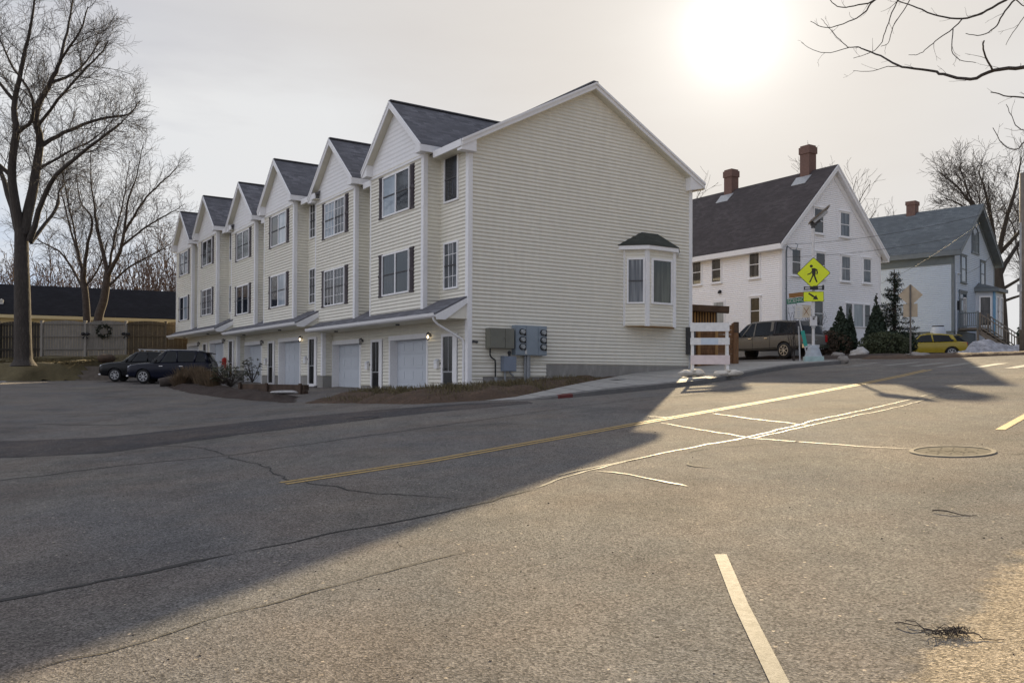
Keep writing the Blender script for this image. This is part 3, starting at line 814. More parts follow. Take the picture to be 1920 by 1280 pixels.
            t.box(xe - s * .02, xe - s * (BO + .02), yf + BO, yo + .0, zbT + zo - .062, zbT + zo - .04, 1)
        t.out('gable_trim', ['white_trim', 'soffit'], town)
        # windows
        grid = (3, 4) if i in (1,) else None
        up = {0: ['pane', 'pane_sky'], 1: ['pane_curtain', 'pane_sky'], 2: ['pane_sky', 'pane'], 3: 'pane', 4: 'pane', 5: ['pane', 'pane_curtain']}[i]
        dn = {0: 'pane', 1: 'pane', 2: ['pane_sky', 'pane'], 3: 'pane', 4: 'pane', 5: ['pane_sky', 'pane']}[i]
        window(town, FB, 2.87, 5.06, 5.82 + zo, 7.31 + zo, 2, up, grid=grid)
        window(town, FB, 2.87, 5.06, 2.92 + zo, 4.45 + zo, 2, dn, grid=(3, 4) if i in (1, 4) else None)
        for (z0, z1) in ((5.80, 7.36), (2.90, 4.48)):
            for (s0, s1) in ((2.55, 2.86), (5.07, 5.42)):
                m = MB(); o = V(FB(s0, z0 + zo, .0)); m.obox(o, V(FB(s1, z0 + zo, 0)) - o, (0, 0, z1 - z0), (0, -.03, 0))
                for (u, v) in ((z0 + .07, (z0 + z1) / 2 - .05), ((z0 + z1) / 2 + .05, z1 - .07)):
                    nl = 14
                    for k in range(nl):
                        zz = u + (v - u) * k / nl + zo; dzz = (v - u) / nl
                        m.q([FB(s0 + .05, zz, .046), FB(s1 - .05, zz, .046), FB(s1 - .05, zz + dzz, .031), FB(s0 + .05, zz + dzz, .031)])
                for (u, v) in ((z0, z0 + .07), ((z0 + z1) / 2 - .05, (z0 + z1) / 2 + .05), (z1 - .07, z1)):
                    o = V(FB(s0, u + zo, .03)); m.obox(o, V(FB(s1, u + zo, .03)) - o, (0, 0, v - u), (0, -.018, 0))
                m.out('shutter', 'shutter', town)
        window(town, FR, .60, 1.56, 5.84 + zo, 7.41 + zo, 1, 'pane', grid=(3, 4) if i == 2 else None)
        window(town, FR, .60, 1.56, 2.91 + zo, 4.50 + zo, 1, 'pane_curtain' if i == 0 else 'pane', grid=(3, 4) if i in (0, 2) else None)
        # garage door
        z0 = zF + zo; zt = 1.335 + zo; s0, s1 = 2.80, 5.72
        t = MB()
        t.box(A - s0 + .11, A - s0, yo - .045, yo + .0, z0, zt); t.box(A - s1, A - s1 - .11, yo - .045, yo + .0, z0, zt)
        t.box(A - s0 + .14, A - s1 - .14, yo - .05, yo + .0, zt, zt + .17)
        t.box(A - s0 + .02, A - s0, yo, yo + .30, z0, zt); t.box(A - s1, A - s1 - .02, yo, yo + .30, z0, zt); t.box(A - s0, A - s1, yo, yo + .30, zt - .002, zt + .02)
        fo = t.out('garage_frame', 'white_trim', town)
        d = MB(); n = 4; hgt = (zt - z0) / n
        for k in range(n):
            d.box(A - s0 - .002, A - s1 + .002, yo + .27, yo + .30, z0 + k * hgt + .022, z0 + (k + 1) * hgt - .006)
            d.box(A - s0 - .002, A - s1 + .002, yo + .292, yo + .31, z0 + k * hgt - .006, z0 + k * hgt + .022)
            pw = (s1 - s0) / 4
            for c in range(4):
                d.box(A - s0 - pw * c - .12, A - s0 - pw * (c + 1) + .12, yo + .258, yo + .27, z0 + k * hgt + .12, z0 + (k + 1) * hgt - .1)
        d.out('garage_door', 'garage_white', town)
        # entrance door
        t = MB(); zt = 1.33 + zo; z0 = zF + zo + .05
        t.box(A - .66 + .0, A - .94, yo - .05, yo + .1, z0, zt + .10); t.box(A - 1.60, A - 1.72, yo - .05, yo + .1, z0, zt + .10)
        t.box(A - .94, A - 1.60, yo - .048, yo + .1, zt, zt + .10); t.box(A - .94, A - 1.60, yo - .03, yo + .1, z0 - .05, z0 + .08)
        do = t.out('door', 'white_trim', town)
        p = MB(); p.box(A - .941, A - 1.599, yo - .018, yo + .02, z0 + .08, zt); p.out('pane', 'pane_door', do)
        p = MB()
        p.box(A - 1.23, A - 1.26, yo - .03, yo - .0181, z0 + .9, zt)
        p.box(A - .95, A - 1.59, yo - .03, yo - .0182, z0 + .86, z0 + .90)
        p.cyl((A - 1.54, yo - .02, z0 + .98), (A - 1.54, yo - .08, z0 + .98), .022, 8); p.cyl((A - 1.54, yo - .07, z0 + .98), (A - 1.46, yo - .075, z0 + .98), .014, 8)
        p.out('handle', 'galv', do)
        # lantern left of the door
        l = MB(); c = V((A - 2.52, yo - .13, 1.36 + zo))
        l.cyl(c + V((0, .12, .06)), c + V((0, .09, .06)), .06, 12); l.tube([c + V((0, .1, .06)), c + V((0, .04, .16)), c + V((0, 0, .14))], .014, 6)
        l.cyl(c + V((0, 0, .10)), c + V((0, 0, .15)), .075, 8, r2=.02); l.cyl(c + V((0, 0, -.11)), c + V((0, 0, -.08)), .045, 8)
        for k in range(6):
            an = PI * k / 3; l.beam(c + V((.058 * math.cos(an), .058 * math.sin(an), .1)), c + V((.042 * math.cos(an), .042 * math.sin(an), -.09)), .009, .009)
        lo = l.out('wall_lamp', 'dark_grey', town)
        bl = MB(); bl.blob(c, (.040, .040, .055), i, 0, 0, 10, 6); bl.out('bulb', 'lamp_lit' if i in (0, 2) else 'lamp_off', lo, True)
        # soffit spot over the drive
        l = MB(); l.cyl((A - 3.9, yo - .62, zG + zo - .0), (A - 3.9, yo - .62, zG + zo - .05), .075, 12); l.out('soffit_light', 'dark_grey', town)
        # letter box beside the door
        if i != 4:
            bx = thing('mailbox', ['small white letter box beside the nearest entrance door', 'small white letter box beside the second entrance door from the right',
                  'small white letter box beside the third entrance door, near the lit lantern', 'small white letter box beside the fourth entrance door, left of a garage pillar', '', 'small white letter box beside the farthest entrance door behind the dark cars'][i], 'mailbox', (*loc2w(-(A - 2.0), yo), .42 + zo), -YAW, 'letter boxes beside the entrance doors')
            m = MB(); m.box(-.11, .11, -.12, -.024, -.16, .12); m.out('box', 'white_trim', bx)
            m = MB(); m.prism([(-.12, -.13, .10), (-.12, -.02, .17), (-.12, -.02, .12)], (.24, 0, 0)); m.box(-.075, .075, -.126, -.1205, .03, .045); m.out('lid', 'grey_trim', bx)
            m = MB(); m.cyl((.22, -.02, .02), (.22, -.05, .02), .035, 10); m.out('doorbell', 'black', bx)
found.out('foundation', 'foundation', town)
for (a0, a1, k) in ((.02, 2.7, 0),):
    pass
# --- bay window on the end wall (x = 0 faces +x)
PX = .62; b0, b1, b2, b3 = 6.64, 7.26, 8.60, 9.22; zb, zt = 1.87, 4.72
pts = [V((0.0, b0, 0)), V((PX, b1, 0)), V((PX, b2, 0)), V((0.0, b3, 0))]
w = MB()
for p, q in zip(pts[:-1], pts[1:]):
    h = (q - p); L = h.length; h.normalize(); n = V((h.y, -h.x, 0))
    siding(w, p, h, n, (zb, zt), rect(0, L), c=.127, lap=.024)
w.prism([p + V((0, 0, zb - .02)) for p in pts], (0, 0, .03), 1)
bw = w.out('bay_window', ['cream_siding', 'wood_orange'], town)
t = MB()
for p, d in ((pts[0], None), (pts[1], 1), (pts[2], 1), (pts[3], None)):
    if d: t.box(p.x - .07, p.x + .03, p.y - .08, p.y + .08, zb - .01, zt)
t.box(.02, .06, b0 - .03, b0 + .05, zb - .01, zt); t.box(.02, .06, b3 - .05, b3 + .03, zb - .01, zt)
e = .16
ev = [V((0.0, b0 - .26, 0)), V((PX + e, b1 - .08, 0)), V((PX + e, b2 + .08, 0)), V((0.0, b3 + .26, 0))]
t.prism([p + V((0, 0, zt - .06)) for p in ev], (0, 0, .17))
t.out('trim', 'white_trim', bw)
r = MB(); top = [V((.01, 7.52, 5.42)), V((.01, 8.34, 5.42))]; ez = zt + .115
ev2 = [p + V((.02 if p.x > .1 else 0, 0, ez)) for p in ev]
slab(r, [ev2[0] + V((0, -.03, 0)), ev2[1], top[0]], .03); slab(r, [ev2[1], ev2[2], top[1], top[0]], .03); slab(r, [ev2[2], ev2[3] + V((0, .03, 0)), top[1]], .03)
r.out('bay_window_roof', 'shingle_bay', town)
for k, (p, q, pane) in enumerate(((pts[0], pts[1], 'pane_curtain'), (pts[1], pts[2], 'pane_bay'))):
    h = (q - p); L = h.length; h.normalize(); n = V((h.y, -h.x, 0))
    f = lambda s, z, d, p=p, h=h, n=n: tuple(p + h * s + n * d + V((0, 0, z)))
    if k == 0: window(town, f, .13, .78, 2.68, 4.36, 1, pane, tw=.06)
    else: window(town, f, .17, L - .14, 2.68, 4.36, 1, pane, tw=.07, hung=False)
# --- utility boxes on the end wall
def wl(b, z, d=.02): return (*loc2w(-d, b), z)
t = thing('electric_meter_bank', 'blue grey steel cabinet with two columns of three round electric meters', 'meter bank', wl(2.33, .71), -YAW)
m = MB(); m.box(0, .24, -.64, .64, 0, 1.0); m.box(.24, .255, -.22, .25, .03, .97); m.box(.24, .252, -.6, -.25, .03, .97); m.box(.24, .252, .28, .6, .03, .97); m.out('cabinet', 'box_grey', t)
for yy in (-.40, .46):
    for zz in (.78, .52, .28):
        m = MB(); m.cyl((.25, yy, zz), (.30, yy, zz), .105, 18); m.box(.25, .29, yy + .1, yy + .15, zz - .12, zz + .08); o = m.out('meter', 'black', t)
        m = MB(); m.cyl((.30, yy, zz), (.37, yy, zz), .085, 18, r2=.07); m.out('dial', 'meter_glass', o)
m = MB(); m.box(.252, .262, -.27, -.2, .04, .2); m.out('notice', 'sign_white', t)
for yy, r_ in ((-.17, .035), (-.06, .06), (.02, .03)):
    m = MB(); m.cyl((.10, yy, 0), (.10, yy, -.95), r_, 10); m.out('conduit', 'conduit', t)
t = thing('cable_cabinet', 'olive grey utility cabinet with a two leaf door and black cable below', 'utility box', wl(1.12, .92), -YAW)
m = MB(); m.box(0, .30, -.47, .47, 0, .66); m.box(.30, .312, -.46, .10, .01, .65); m.box(.30, .312, .12, .46, .01, .65); m.box(.312, .33, .06, .15, .33, .36); m.out('cabinet', 'box_olive', t)
m = MB(); m.tube([(.12, -.36, .02), (.12, -.36, -.22), (.10, -.30, -.30), (.08, -.14, -.38), (.07, -.12, -.5), (.07, -.12, -.95)], .025, 8); m.out('cable', 'black', t)
m = MB(); m.cyl((.07, -.10, -.95), (.07, -.10, -1.5), .06, 12); m.out('conduit', 'conduit', t)
t = thing('junction_box', 'small blue grey junction box on grey conduits, lowest of the wall boxes', 'utility box', wl(1.5, .17), -YAW)
m = MB(); m.box(0, .2, -.25, .25, 0, .50); m.box(.2, .21, -.24, .24, .01, .49); m.out('box', 'box_blue', t)
m = MB(); m.cyl((.1, -.14, 0), (.1, -.14, -.6), .035, 10); m.tube([(.1, .05, 0), (.1, .08, -.08), (.1, .2, -.16)], .03, 8); m.out('conduit', 'conduit', t)
m = MB(); m.cyl((0, .08, .62), (.05, .08, .62), .06, 10); m.box(0, .06, .05, .11, .5, .6); m.out('vent', 'dark_grey', t)
t = thing('house_number_plate', 'tiny dark house number plate on the cream end wall beside its corner board', 'number plate', wl(.24, 1.12), -YAW)
m = MB(); m.box(0, .03, -.11, .11, -.03, .03); m.cyl((.0, -.05, .02), (.035, -.05, .02), .03, 8); m.cyl((.0, .06, -.02), (.035, .06, -.02), .03, 8); m.out('plate', 'dark_grey', t)
t = thing('wall_cabinet', 'tall dark grey utility box at the street corner of the cream end wall', 'utility box', wl(9.99, .88), -YAW)
m = MB(); m.box(0, .2, -.17, .17, 0, 1.05); m.box(.2, .212, -.155, .155, .02, 1.03); m.out('box', 'dark_grey', t)
m = MB(); m.cyl((.1, 0, 0), (.1, 0, -.6), .04, 8); m.out('conduit', 'conduit', t)
t = thing('red_mailbox', 'small red box on the wall between a garage door and an entrance door', 'mailbox', (*loc2w(4 * wU + 2.3, OFF[2][0]), .78), -YAW)
m = MB(); m.prism([(-.16, -.2, -.2), (-.16, -.03, -.2), (-.16, -.03, .2), (-.16, -.12, .22), (-.16, -.2, .14)], (.32, 0, 0)); m.out('box', 'red_box', t)
m = MB(); m.box(.02, .16, -.12, -.03, -.42, -.2); m.out('bag', 'red_box', t)
# ------------------------------------------------------------------ the white house with two chimneys
def simple_house(root, Wd, L, ze, zp, z0, ov, ovg, sid, shin, fas, course=.115):
    """x from 0 (gable) to -L, y across 0..Wd"""
    w = MB()
    siding(w, (0, 0, 0), (0, 1, 0), (1, 0, 0), (z0, zp), gablef(0, Wd, ze, zp - .05), c=course, lap=.02)
    siding(w, (0, 0, 0), (-1, 0, 0), (0, -1, 0), (z0, ze), rect(0, L), c=course, lap=.02)
    w.q([(-L, 0, z0), (-L, Wd, z0), (-L, Wd, ze), (-L, Wd / 2, zp), (-L, 0, ze)]); w.q([(0, Wd, z0), (-L, Wd, z0), (-L, Wd, ze), (0, Wd, ze)])
    w.out('wall', sid, root)
    sl = (zp - ze) / (Wd / 2)
    yl, yr, zl = -ov, Wd + ov, ze - ov * sl + .12
    zt = zp + .12
    r = MB()
    slab(r, [(-L - .2, yl, zl), (ovg, yl, zl), (ovg, Wd / 2, zt), (-L - .2, Wd / 2, zt)], .1)
    slab(r, [(ovg, yr, zl), (-L - .2, yr, zl), (-L - .2, Wd / 2, zt), (ovg, Wd / 2, zt)], .1)
    ro = r.out('roof', shin, root)
    t = MB()
    for s, yy in ((1, yl), (-1, yr)):
        p0 = V((ovg, yy, zl)); p1 = V((ovg, Wd / 2, zt))
        t.prism([p0 + V((-.03, 0, -.34)), p1 + V((-.03, 0, -.36)), p1 + V((-.03, 0, -.07)), p0 + V((-.03, 0, -.07))], (.05, 0, 0))
        t.prism([p0 + V((.02, 0, -.12)), p1 + V((.02, 0, -.12)), p1 + V((.02, 0, -.01)), p0 + V((.02, 0, -.01))], (.03, 0, 0))
        t.prism([p0 + V((-.03, 0, -.30)), p1 + V((-.03, 0, -.32)), p1 + V((-.03, 0, -.28)), p0 + V((-.03, 0, -.26))], (-ovg + .0, 0, 0))
        t.prism([V((.02, yy + s * ov, zl - .35 + ov * sl)), V((.02, Wd / 2, zt - .42)), V((.02, Wd / 2, zt - .75)), V((.02, yy + s * ov, zl - .62 + ov * sl))], (.02, 0, 0))
    t.box(-L, ovg - .03, yl - .02, yl + .04, zl - .32, zl - .03); t.box(-L, ovg - .04, yl + .04, -.005, zl - .33, zl - .30)
    t.box(-L, -.0, -.045, -.016, ze - .55, ze - .05)
    t.box(-L, ovg - .03, yr - .04, yr + .02, zl - .32, zl - .03)
    t.out('eave_trim', fas, root)
    c = MB()
    c.box(-.14, .03, -.03, .0, z0, ze - .4); c.box(.0, .03, 0, .14, z0, ze - .4); c.out('corner_board', fas, root); c = MB(); c.box(0, .03, Wd - .14, Wd + .03, z0, ze - .4)
    c.out('corner_board', fas, root)
    return ro, sl
H1 = thing('white_house', 'white clapboard house with maroon shingle roof and two brick chimneys', 'house', (14.73, 46., 0), -1.0)
H1W, H1L = 8.86, 11.5
ro, s1_ = simple_house(H1, H1W, H1L, 7.62, 12.1, 1.6, .44, .30, 'white_siding', 'shingle_maroon', 'white_trim')
m = MB(); m.box(-H1L, -.03, .03, H1W - .03, .6, 1.6); m.out('foundation', 'foundation', H1)
for a, zz in ((1.75, 13.72), (7.75, 13.52)):
    m = MB(); y = H1W / 2
    m.box(-a - .33, -a + .33, y - .32, y + .32, 11.0, zz - .5); m.box(-a - .38, -a + .38, y - .37, y + .37, zz - .5, zz - .1); m.box(-a - .32, -a + .32, y - .31, y + .31, zz - .1, zz)
    c = m.out('chimney', 'brick', ro)
    m = MB()
    for s in (-1, 1): m.prism([(-a - .55, y + s * .38, 12.1 - .38 * s1_ + .135), (-a + .55, y + s * .38, 12.1 - .38 * s1_ + .135), (-a + .5, y + s * .9, 12.1 - .9 * s1_ + .135), (-a - .5, y + s * .9, 12.1 - .9 * s1_ + .135)], (0, 0, .03))
    m.out('flashing', 'galv', ro)
m = MB(); m.cyl((-6.9, 1.9, 8.9), (-6.9, 1.9, 9.65), .06, 8); m.out('vent_pipe', 'black', ro)
fg = lambda s, z, d: (d, s, z)
fs = lambda s, z, d: (-s, -d, z)
hk = dict(frame='white_trim', tw=.085, proud=.072, sill=True, header=.05, rail='white_trim')
for (b0_, b1_, z0_, z1_, pn) in ((2.69, 3.44, 8.21, 9.52, 'pane_house'), (5.03, 5.82, 8.23, 9.54, 'pane_curtain'), (.79, 1.46, 5.70, 7.05, 'pane_house'), (2.83, 3.58, 5.68, 7.02, 'pane_house'),
        (5.13, 5.87, 5.66, 7.01, 'pane_curtain'), (7.18, 7.85, 5.68, 7.02, 'pane_curtain'), (2.7, 3.4, 2.95, 4.30, 'pane_house')):
    window(H1, fg, b0_ - .09, b1_ + .09, z0_ - .09, z1_ + .09, 1, pn, **hk)
window(H1, fg, 5.42, 6.14, 2.95, 4.38, 1, 'pane_house', frame='white_trim', tw=.07)
window(H1, fg, 6.16, 7.18, 2.95, 4.38, 1, 'pane_pale', frame='white_trim', tw=.07, hung=False)
window(H1, fg, 7.20, 7.84, 2.95, 4.38, 1, 'pane_house', frame='white_trim', tw=.07)
for (a0, a1, z0_, z1_) in ((6.04, 6.69, 5.68, 7.08), (4.44, 5.10, 5.67, 7.10), (1.56, 2.22, 5.67, 7.07), (1.52, 2.14, 3.03, 4.46)):
    window(H1, fs, a0 - .09, a1 + .09, z0_ - .09, z1_ + .09, 1, 'pane_house', **hk)
m = MB(); m.box(-5.05, -4.1, -.06, 0, 2.2, 4.55); d = m.out('door', 'white_trim', H1)
m = MB(); m.box(-4.95, -4.2, -.075, -.0605, 2.3, 4.42); m.out('door_panel', 'pane_pale', d)
m = MB(); m.cyl((-4.48, 0, 5.05), (-4.48, -.1, 5.05), .1, 10); m.cyl((-4.48, -.1, 5.08), (-4.48, -.16, 4.95), .07, 8); m.out('floodlight', 'black', H1)
m = MB(); m.tube([(.06, .30, 1.4), (.06, .30, 6.9), (.10, .30, 7.15), (.12, .32, 7.2)], .035, 8); m.tube([(.1, .32, 7.2), (.3, .5, 6.95), (.35, .75, 7.0), (.3, .95, 7.3), (.1, 1.0, 7.4)], .02, 6); m.box(.02, .12, .22, .40, 2.6, 3.1)
m.out('service_cable', 'slate_trim', H1)
# ------------------------------------------------------------------ the pale house with the slate roof
H2 = thing('pale_blue_house', 'pale blue grey house with slate coloured roof, arched attic window and wooden porch steps', 'house', (28.31, 54., 0), -.79)
W2, L2 = 8.41, 8.5
ro, s2_ = simple_house(H2, W2, L2, 8.30, 11.62, 3.02, .30, .5, 'pale_siding', 'shingle_slate', 'slate_trim', course=.125)
m = MB(); m.box(-L2, -.03, .03, W2 - .03, .4, 3.02); m.out('foundation', 'slate_trim', H2)
m = MB(); m.box(-L2, -.0, -.065, -.046, 7.35, 8.02); m.out('frieze', 'frieze_slate', H2)
m = MB(); m.box(-4.35, -3.75, W2 / 2 - .35, W2 / 2 + .35, 11., 12.25); m.box(-4.40, -3.70, W2 / 2 - .4, W2 / 2 + .4, 12.25, 12.52); m.out('chimney', 'brick', ro)
for (b0_, b1_, z0_, z1_) in ((1.35, 2.25, 6.35, 7.95), (5.35, 6.2, 6.40, 7.95)):
    window(H2, fg, b0_ - .1, b1_ + .1, z0_ - .1, z1_ + .1, 1, 'pane_curtain', frame='slate_trim', tw=.1, sill=True, header=.08)
# arched attic window
yc = W2 / 2; m = MB(); p = MB()
for s in (-1, 1):
    c = yc + s * .36; prev = None
    ring = [(c - .26, 8.55), (c - .26, 9.6)] + [(c - .26 * math.cos(PI * k / 8), 9.6 + .26 * math.sin(PI * k / 8)) for k in range(1, 8)] + [(c + .26, 9.6), (c + .26, 8.55)]
    p.q([(.02, y, z) for y, z in ring])
    m.box(.01, .05, c - .02, c + .02, 8.55, 9.86); m.box(.01, .05, c - .26, c + .26, 9.15, 9.2)
big = [(yc - .72, 8.45), (yc - .72, 9.5)] + [(yc - .72 * math.cos(PI * k / 12), 9.5 + .72 * math.sin(PI * k / 12)) for k in range(1, 12)] + [(yc + .72, 9.5), (yc + .72, 8.45)]
inn = [(yc + (y - yc) * .88, 8.55 + (z - 8.45) * .925) for y, z in big]
for k in range(len(big) - 1):
    m.prism([(.005, *big[k]), (.005, *big[k + 1]), (.005, *inn[k + 1]), (.005, *inn[k])], (.07, 0, 0))
m.box(.005, .07, yc - .8, yc + .8, 8.38, 8.5); m.box(.012, .06, yc - .1, yc + .1, 8.5, 9.7)
aw = m.out('arched_window', 'slate_trim', H2); p.out('pane', 'pane_pale', aw)
window(H2, fg, .95, 2.35, 3.3, 5.62, 1, 'pane_house', frame='slate_trim', tw=.12, hung=False, name='door_surround', header=.12)
m = MB(); m.box(.03, .08, 1.07, 1.66, 3.4, 5.2); d = m.out('door', 'slate_trim', H2); m = MB(); m.box(.081, .09, 1.2, 1.53, 4.4, 5.05); m.cyl((.08, 1.6, 4.25), (.13, 1.6, 4.25), .03, 8); m.out('door_glass', 'pane_house', d)
window(H2, fg, 1.72, 2.22, 3.4, 5.3, 1, 'pane_curtain', frame='white_trim', tw=.06, grid=(2, 4))
m = MB(); m.tube([(.05, .28, 2.2), (.05, .28, 6.6), (.05, .4, 6.75), (.05, 1.1, 6.8)], .045, 8); m.out('downspout', 'grey_trim', H2)
m = MB(); m.box(.0, .16, .62, .82, 4.4, 5.0); m.out('wall_lantern', 'black', H2)
# bay on the front
bp = [V((0, 4.3, 0)), V((1.0, 4.95, 0)), V((1.0, 6.75, 0)), V((0, 7.4, 0))]
w = MB(); w.prism([q + V((0, 0, 2.2)) for q in bp], (0, 0, 3.65)); by = w.out('bay', 'grey_trim', H2)
w = MB(); w.box(.92, 1.03, 4.86, 5.12, 2.2, 5.84); w.out('blue_panel', 'porch_blue', by)
m = MB(); ev = [V((0, 3.95, 0)), V((1.3, 4.8, 0)), V((1.3, 6.9, 0)), V((0, 7.75, 0))]
m.prism([q + V((0, 0, 5.85)) for q in ev], (0, 0, .22)); m.out('bay_cornice', 'slate_trim', H2)
m = MB(); tp = [V((0, 4.9, 6.5)), V((0, 6.8, 6.5))]; e2 = [q + V((0, 0, 6.08)) for q in ev]
slab(m, [e2[0], e2[1], tp[0]], .02); slab(m, [e2[1], e2[2], tp[1], tp[0]], .02); slab(m, [e2[2], e2[3], tp[1]], .02); m.out('bay_roof', 'shingle_slate', H2)
for pA, pB, cnt in ((bp[0], bp[1], 1), (bp[1], bp[2], 2)):
    h = pB - pA; Lh = h.length; h.normalize(); n = V((h.y, -h.x, 0))
    for k in range(cnt):
        f = lambda s, z, d, pA=pA, h=h, n=n: tuple(pA + h * s + n * d + V((0, 0, z)))
        w0 = Lh / cnt; window(H2, f, k * w0 + w0 * .18, (k + 1) * w0 - w0 * .18, 3.5, 5.55, 1, 'pane_house', frame='white_trim', tw=.08)
# porch and steps
m = MB(); m.box(.0, 1.25, .7, 2.5, 3.1, 3.24)
for y in (.78, 2.42): m.box(1.12, 1.24, y - .06, y + .06, 1.2, 3.1)
m.out('porch_deck', 'wood_grey', H2)
m = MB()
def rail(m, p, q, n, hgt=.95):
    p = V(p); q = V(q); up = V((0, 0, 1)); m.beam(p + up * hgt, q + up * hgt, .09, .06); m.beam(p + up * .12, q + up * .12, .05, .06)
    for k in range(n + 1):
        c = p + (q - p) * (k / n); m.beam(c + up * .1, c + up * hgt, .035, .035, (1, 0, 0))
    for c in (p, q): m.beam(c - up * .1, c + up * (hgt + .1), .1, .1, (1, 0, 0))
rail(m, (.1, .75, 3.24), (1.18, .75, 3.24), 9); m.out('porch_railing', 'slate_trim', H2)
m = MB()
for k in range(8): m.box(1.25 + k * .27, 1.25 + (k + 1) * .27 + .03, .85, 2.4, 3.05 - k * .2, 3.1 - k * .2); m.box(1.25 + k * .27, 1.28 + k * .27, .86, 2.39, 2.88 - k * .2, 3.05 - k * .2)
for y in (.84, 2.41): m.beam((1.25, y, 2.95), (3.45, y, 1.35), .05, .28)
rail(m, (1.3, .8, 3.15), (3.4, .8, 1.55), 14); rail(m, (1.3, 2.45, 3.15), (3.4, 2.45, 1.55), 14)
m.out('steps', 'wood_grey', H2)
bin_ = thing('rain_barrel', 'rounded grey barrel standing against the pale blue house behind the yellow car', 'barrel', (26.9, 53.2, 1.55))
m = MB(); m.loft([[(r_ * math.cos(2 * PI * k / 14), r_ * math.sin(2 * PI * k / 14), z) for k in range(14)] for r_, z in ((.42, 0), (.46, .5), (.46, 1.3), (.38, 1.62), (.3, 1.7))]); m.out('barrel', 'grey_trim', bin_, True)
m = MB(); m.cyl((0, 0, 1.7), (0, 0, 1.76), .34, 14); m.out('lid', 'dark_grey', bin_)

# ------------------------------------------------------------------ long low building and fences at the left
d0 = V((-45.0, 57.6, 0)); d1 = V((-19.0, 70., 0)); dv = (d1 - d0).normalized(); dn = V((-dv.y, dv.x, 0)); LL = (d1 - d0).length
LB = thing('low_building', 'long low cream building with a dark shingle roof behind the fence', 'building', tuple(d0), math.atan2(dv.y, dv.x))
m = MB(); m.box(0, LL, .5, 9., .5, 4.2); m.out('wall', 'cream_wall', LB)
m = MB(); slab(m, [(-.4, 0, 4.42), (LL + .4, 0, 4.42), (LL + .4, 4.6, 6.98), (-.4, 4.6, 6.98)], .12); slab(m, [(LL + .4, 9.6, 4.42), (-.4, 9.6, 4.42), (-.4, 4.6, 6.98), (LL + .4, 4.6, 6.98)], .12)
ro = m.out('roof', 'shingle_dark', LB)
m = MB(); m.box(-.4, LL + .4, -.03, .02, 4.12, 4.36); m.box(-.4, LL + .4, .02, .5, 4.12, 4.15); m.out('fascia', 'cream_wall', LB)
for a in (8.5, 22.8):
    m = MB(); z = 4.42 + 1.5 * .556; m.box(a - .12, a + .12, 1.4, 1.7, z - .05, z + .22); m.prism([(a - .17, 1.33, z + .2), (a + .17, 1.33, z + .2), (a, 1.33, z + .36)], (0, .42, 0)); m.out('roof_vent', 'sign_white', ro)

FP = [(-37.5, 48.2), (-33.2, 49.9), (-31.0, 51.0), (-29.0, 52.0), (-26.92, 53.2), (-24.96, 54.5), (-22.98, 56.0), (-21.2, 57.3), (-19.4, 58.6)]
def zfence(x, y): return 1.02 + .055 * max(0, min(12, y - 47)) - .1
def fence(name, label, i0, i1, mat, hts, post='fence_weathered', arch=.14):
    o = thing(name, label, 'fence', (*FP[i0], 0)); ox, oy = FP[i0]
    for k in range(i0, i1):
        a = V((FP[k][0] - ox, FP[k][1] - oy, zfence(*FP[k]))); b = V((FP[k + 1][0] - ox, FP[k + 1][1] - oy, zfence(*FP[k + 1])))
        d = b - a; L = d.length; h = d.normalized(); n = V((h.y, -h.x, 0)); n.normalize(); m = MB(); c = int(L / .145); ht = hts
        for j in range(c):
            s0 = j * L / c + .004; s1 = (j + 1) * L / c - .004; t = (s0 + s1) / 2 / L; top = ht + arch * (4 * t * (1 - t)) - .06
            p = a + h * s0 + n * (.012 * (j % 2)); m.obox(p + V((0, 0, -.4)), h * (s1 - s0), n * .02, V((0, 0, top + .45)))
        mrail = MB()
        for z in (.32, ht * .55, ht - .12): m.obox(a + n * .035 + V((0, 0, z)), d, n * .05, V((0, 0, .09)))
        m.out('panel', mat, o)
    for k in range(i0 + (1 if i0 == 5 else 0), i1 + (0 if i0 == 0 else 1)):
        a = V((FP[k][0] - ox, FP[k][1] - oy, zfence(*FP[k]))); m = MB(); m.box(a.x - .07, a.x + .07, a.y - .12, a.y + .02, a.z - .4, a.z + hts + .06); m.prism([(a.x - .09, a.y - .14, a.z + hts + .06), (a.x + .09, a.y - .14, a.z + hts + .06), (a.x + .09, a.y + .04, a.z + hts + .06), (a.x - .09, a.y + .04, a.z + hts + .06)], (0, 0, .05))
        m.out('post', post, o)
    return o
fence('board_fence', 'dark stained board fence behind the big tree trunk', 0, 3, 'fence_dark', 1.95, 'fence_dark')
fence('board_fence', 'weathered pale grey board fence with arched tops and a wreath', 3, 5, 'fence_weathered', 2.02)
fence('board_fence', 'brown board fence with arched tops running behind the townhouse corner', 5, 8, 'fence_brown', 2.02, 'fence_brown')
t = thing('wreath', 'dark leafy christmas wreath hanging on the pale grey fence', 'wreath', (-25.95, 53.55, zfence(-26, 53.8) + 1.46), math.atan2(1.3, 1.96))
m = MB()
for k in range(420):
    an = rnd.uniform(0, 2 * PI); c = V((.35 * math.cos(an), -.02, .35 * math.sin(an))) + V([rnd.gauss(0, .055) for _ in range(3)])
    d = V((rnd.gauss(0, 1), rnd.gauss(0, .6), rnd.gauss(0, 1))).normalized() * rnd.uniform(.06, .13); e = d.cross(V((rnd.random(), 1, rnd.random()))).normalized() * .022
    m.q([c - e, c + d * .5 - e * 1.2, c + d, c + e])
m.out('greenery', 'wreath_green', t, fix=False)
m = MB()
for an in (0.4, 1.9, 3.6, 5.1): m.blob((.31 * math.cos(an), -.09, .31 * math.sin(an)), (.055, .04, .055), an, .2, 0, 8, 5)
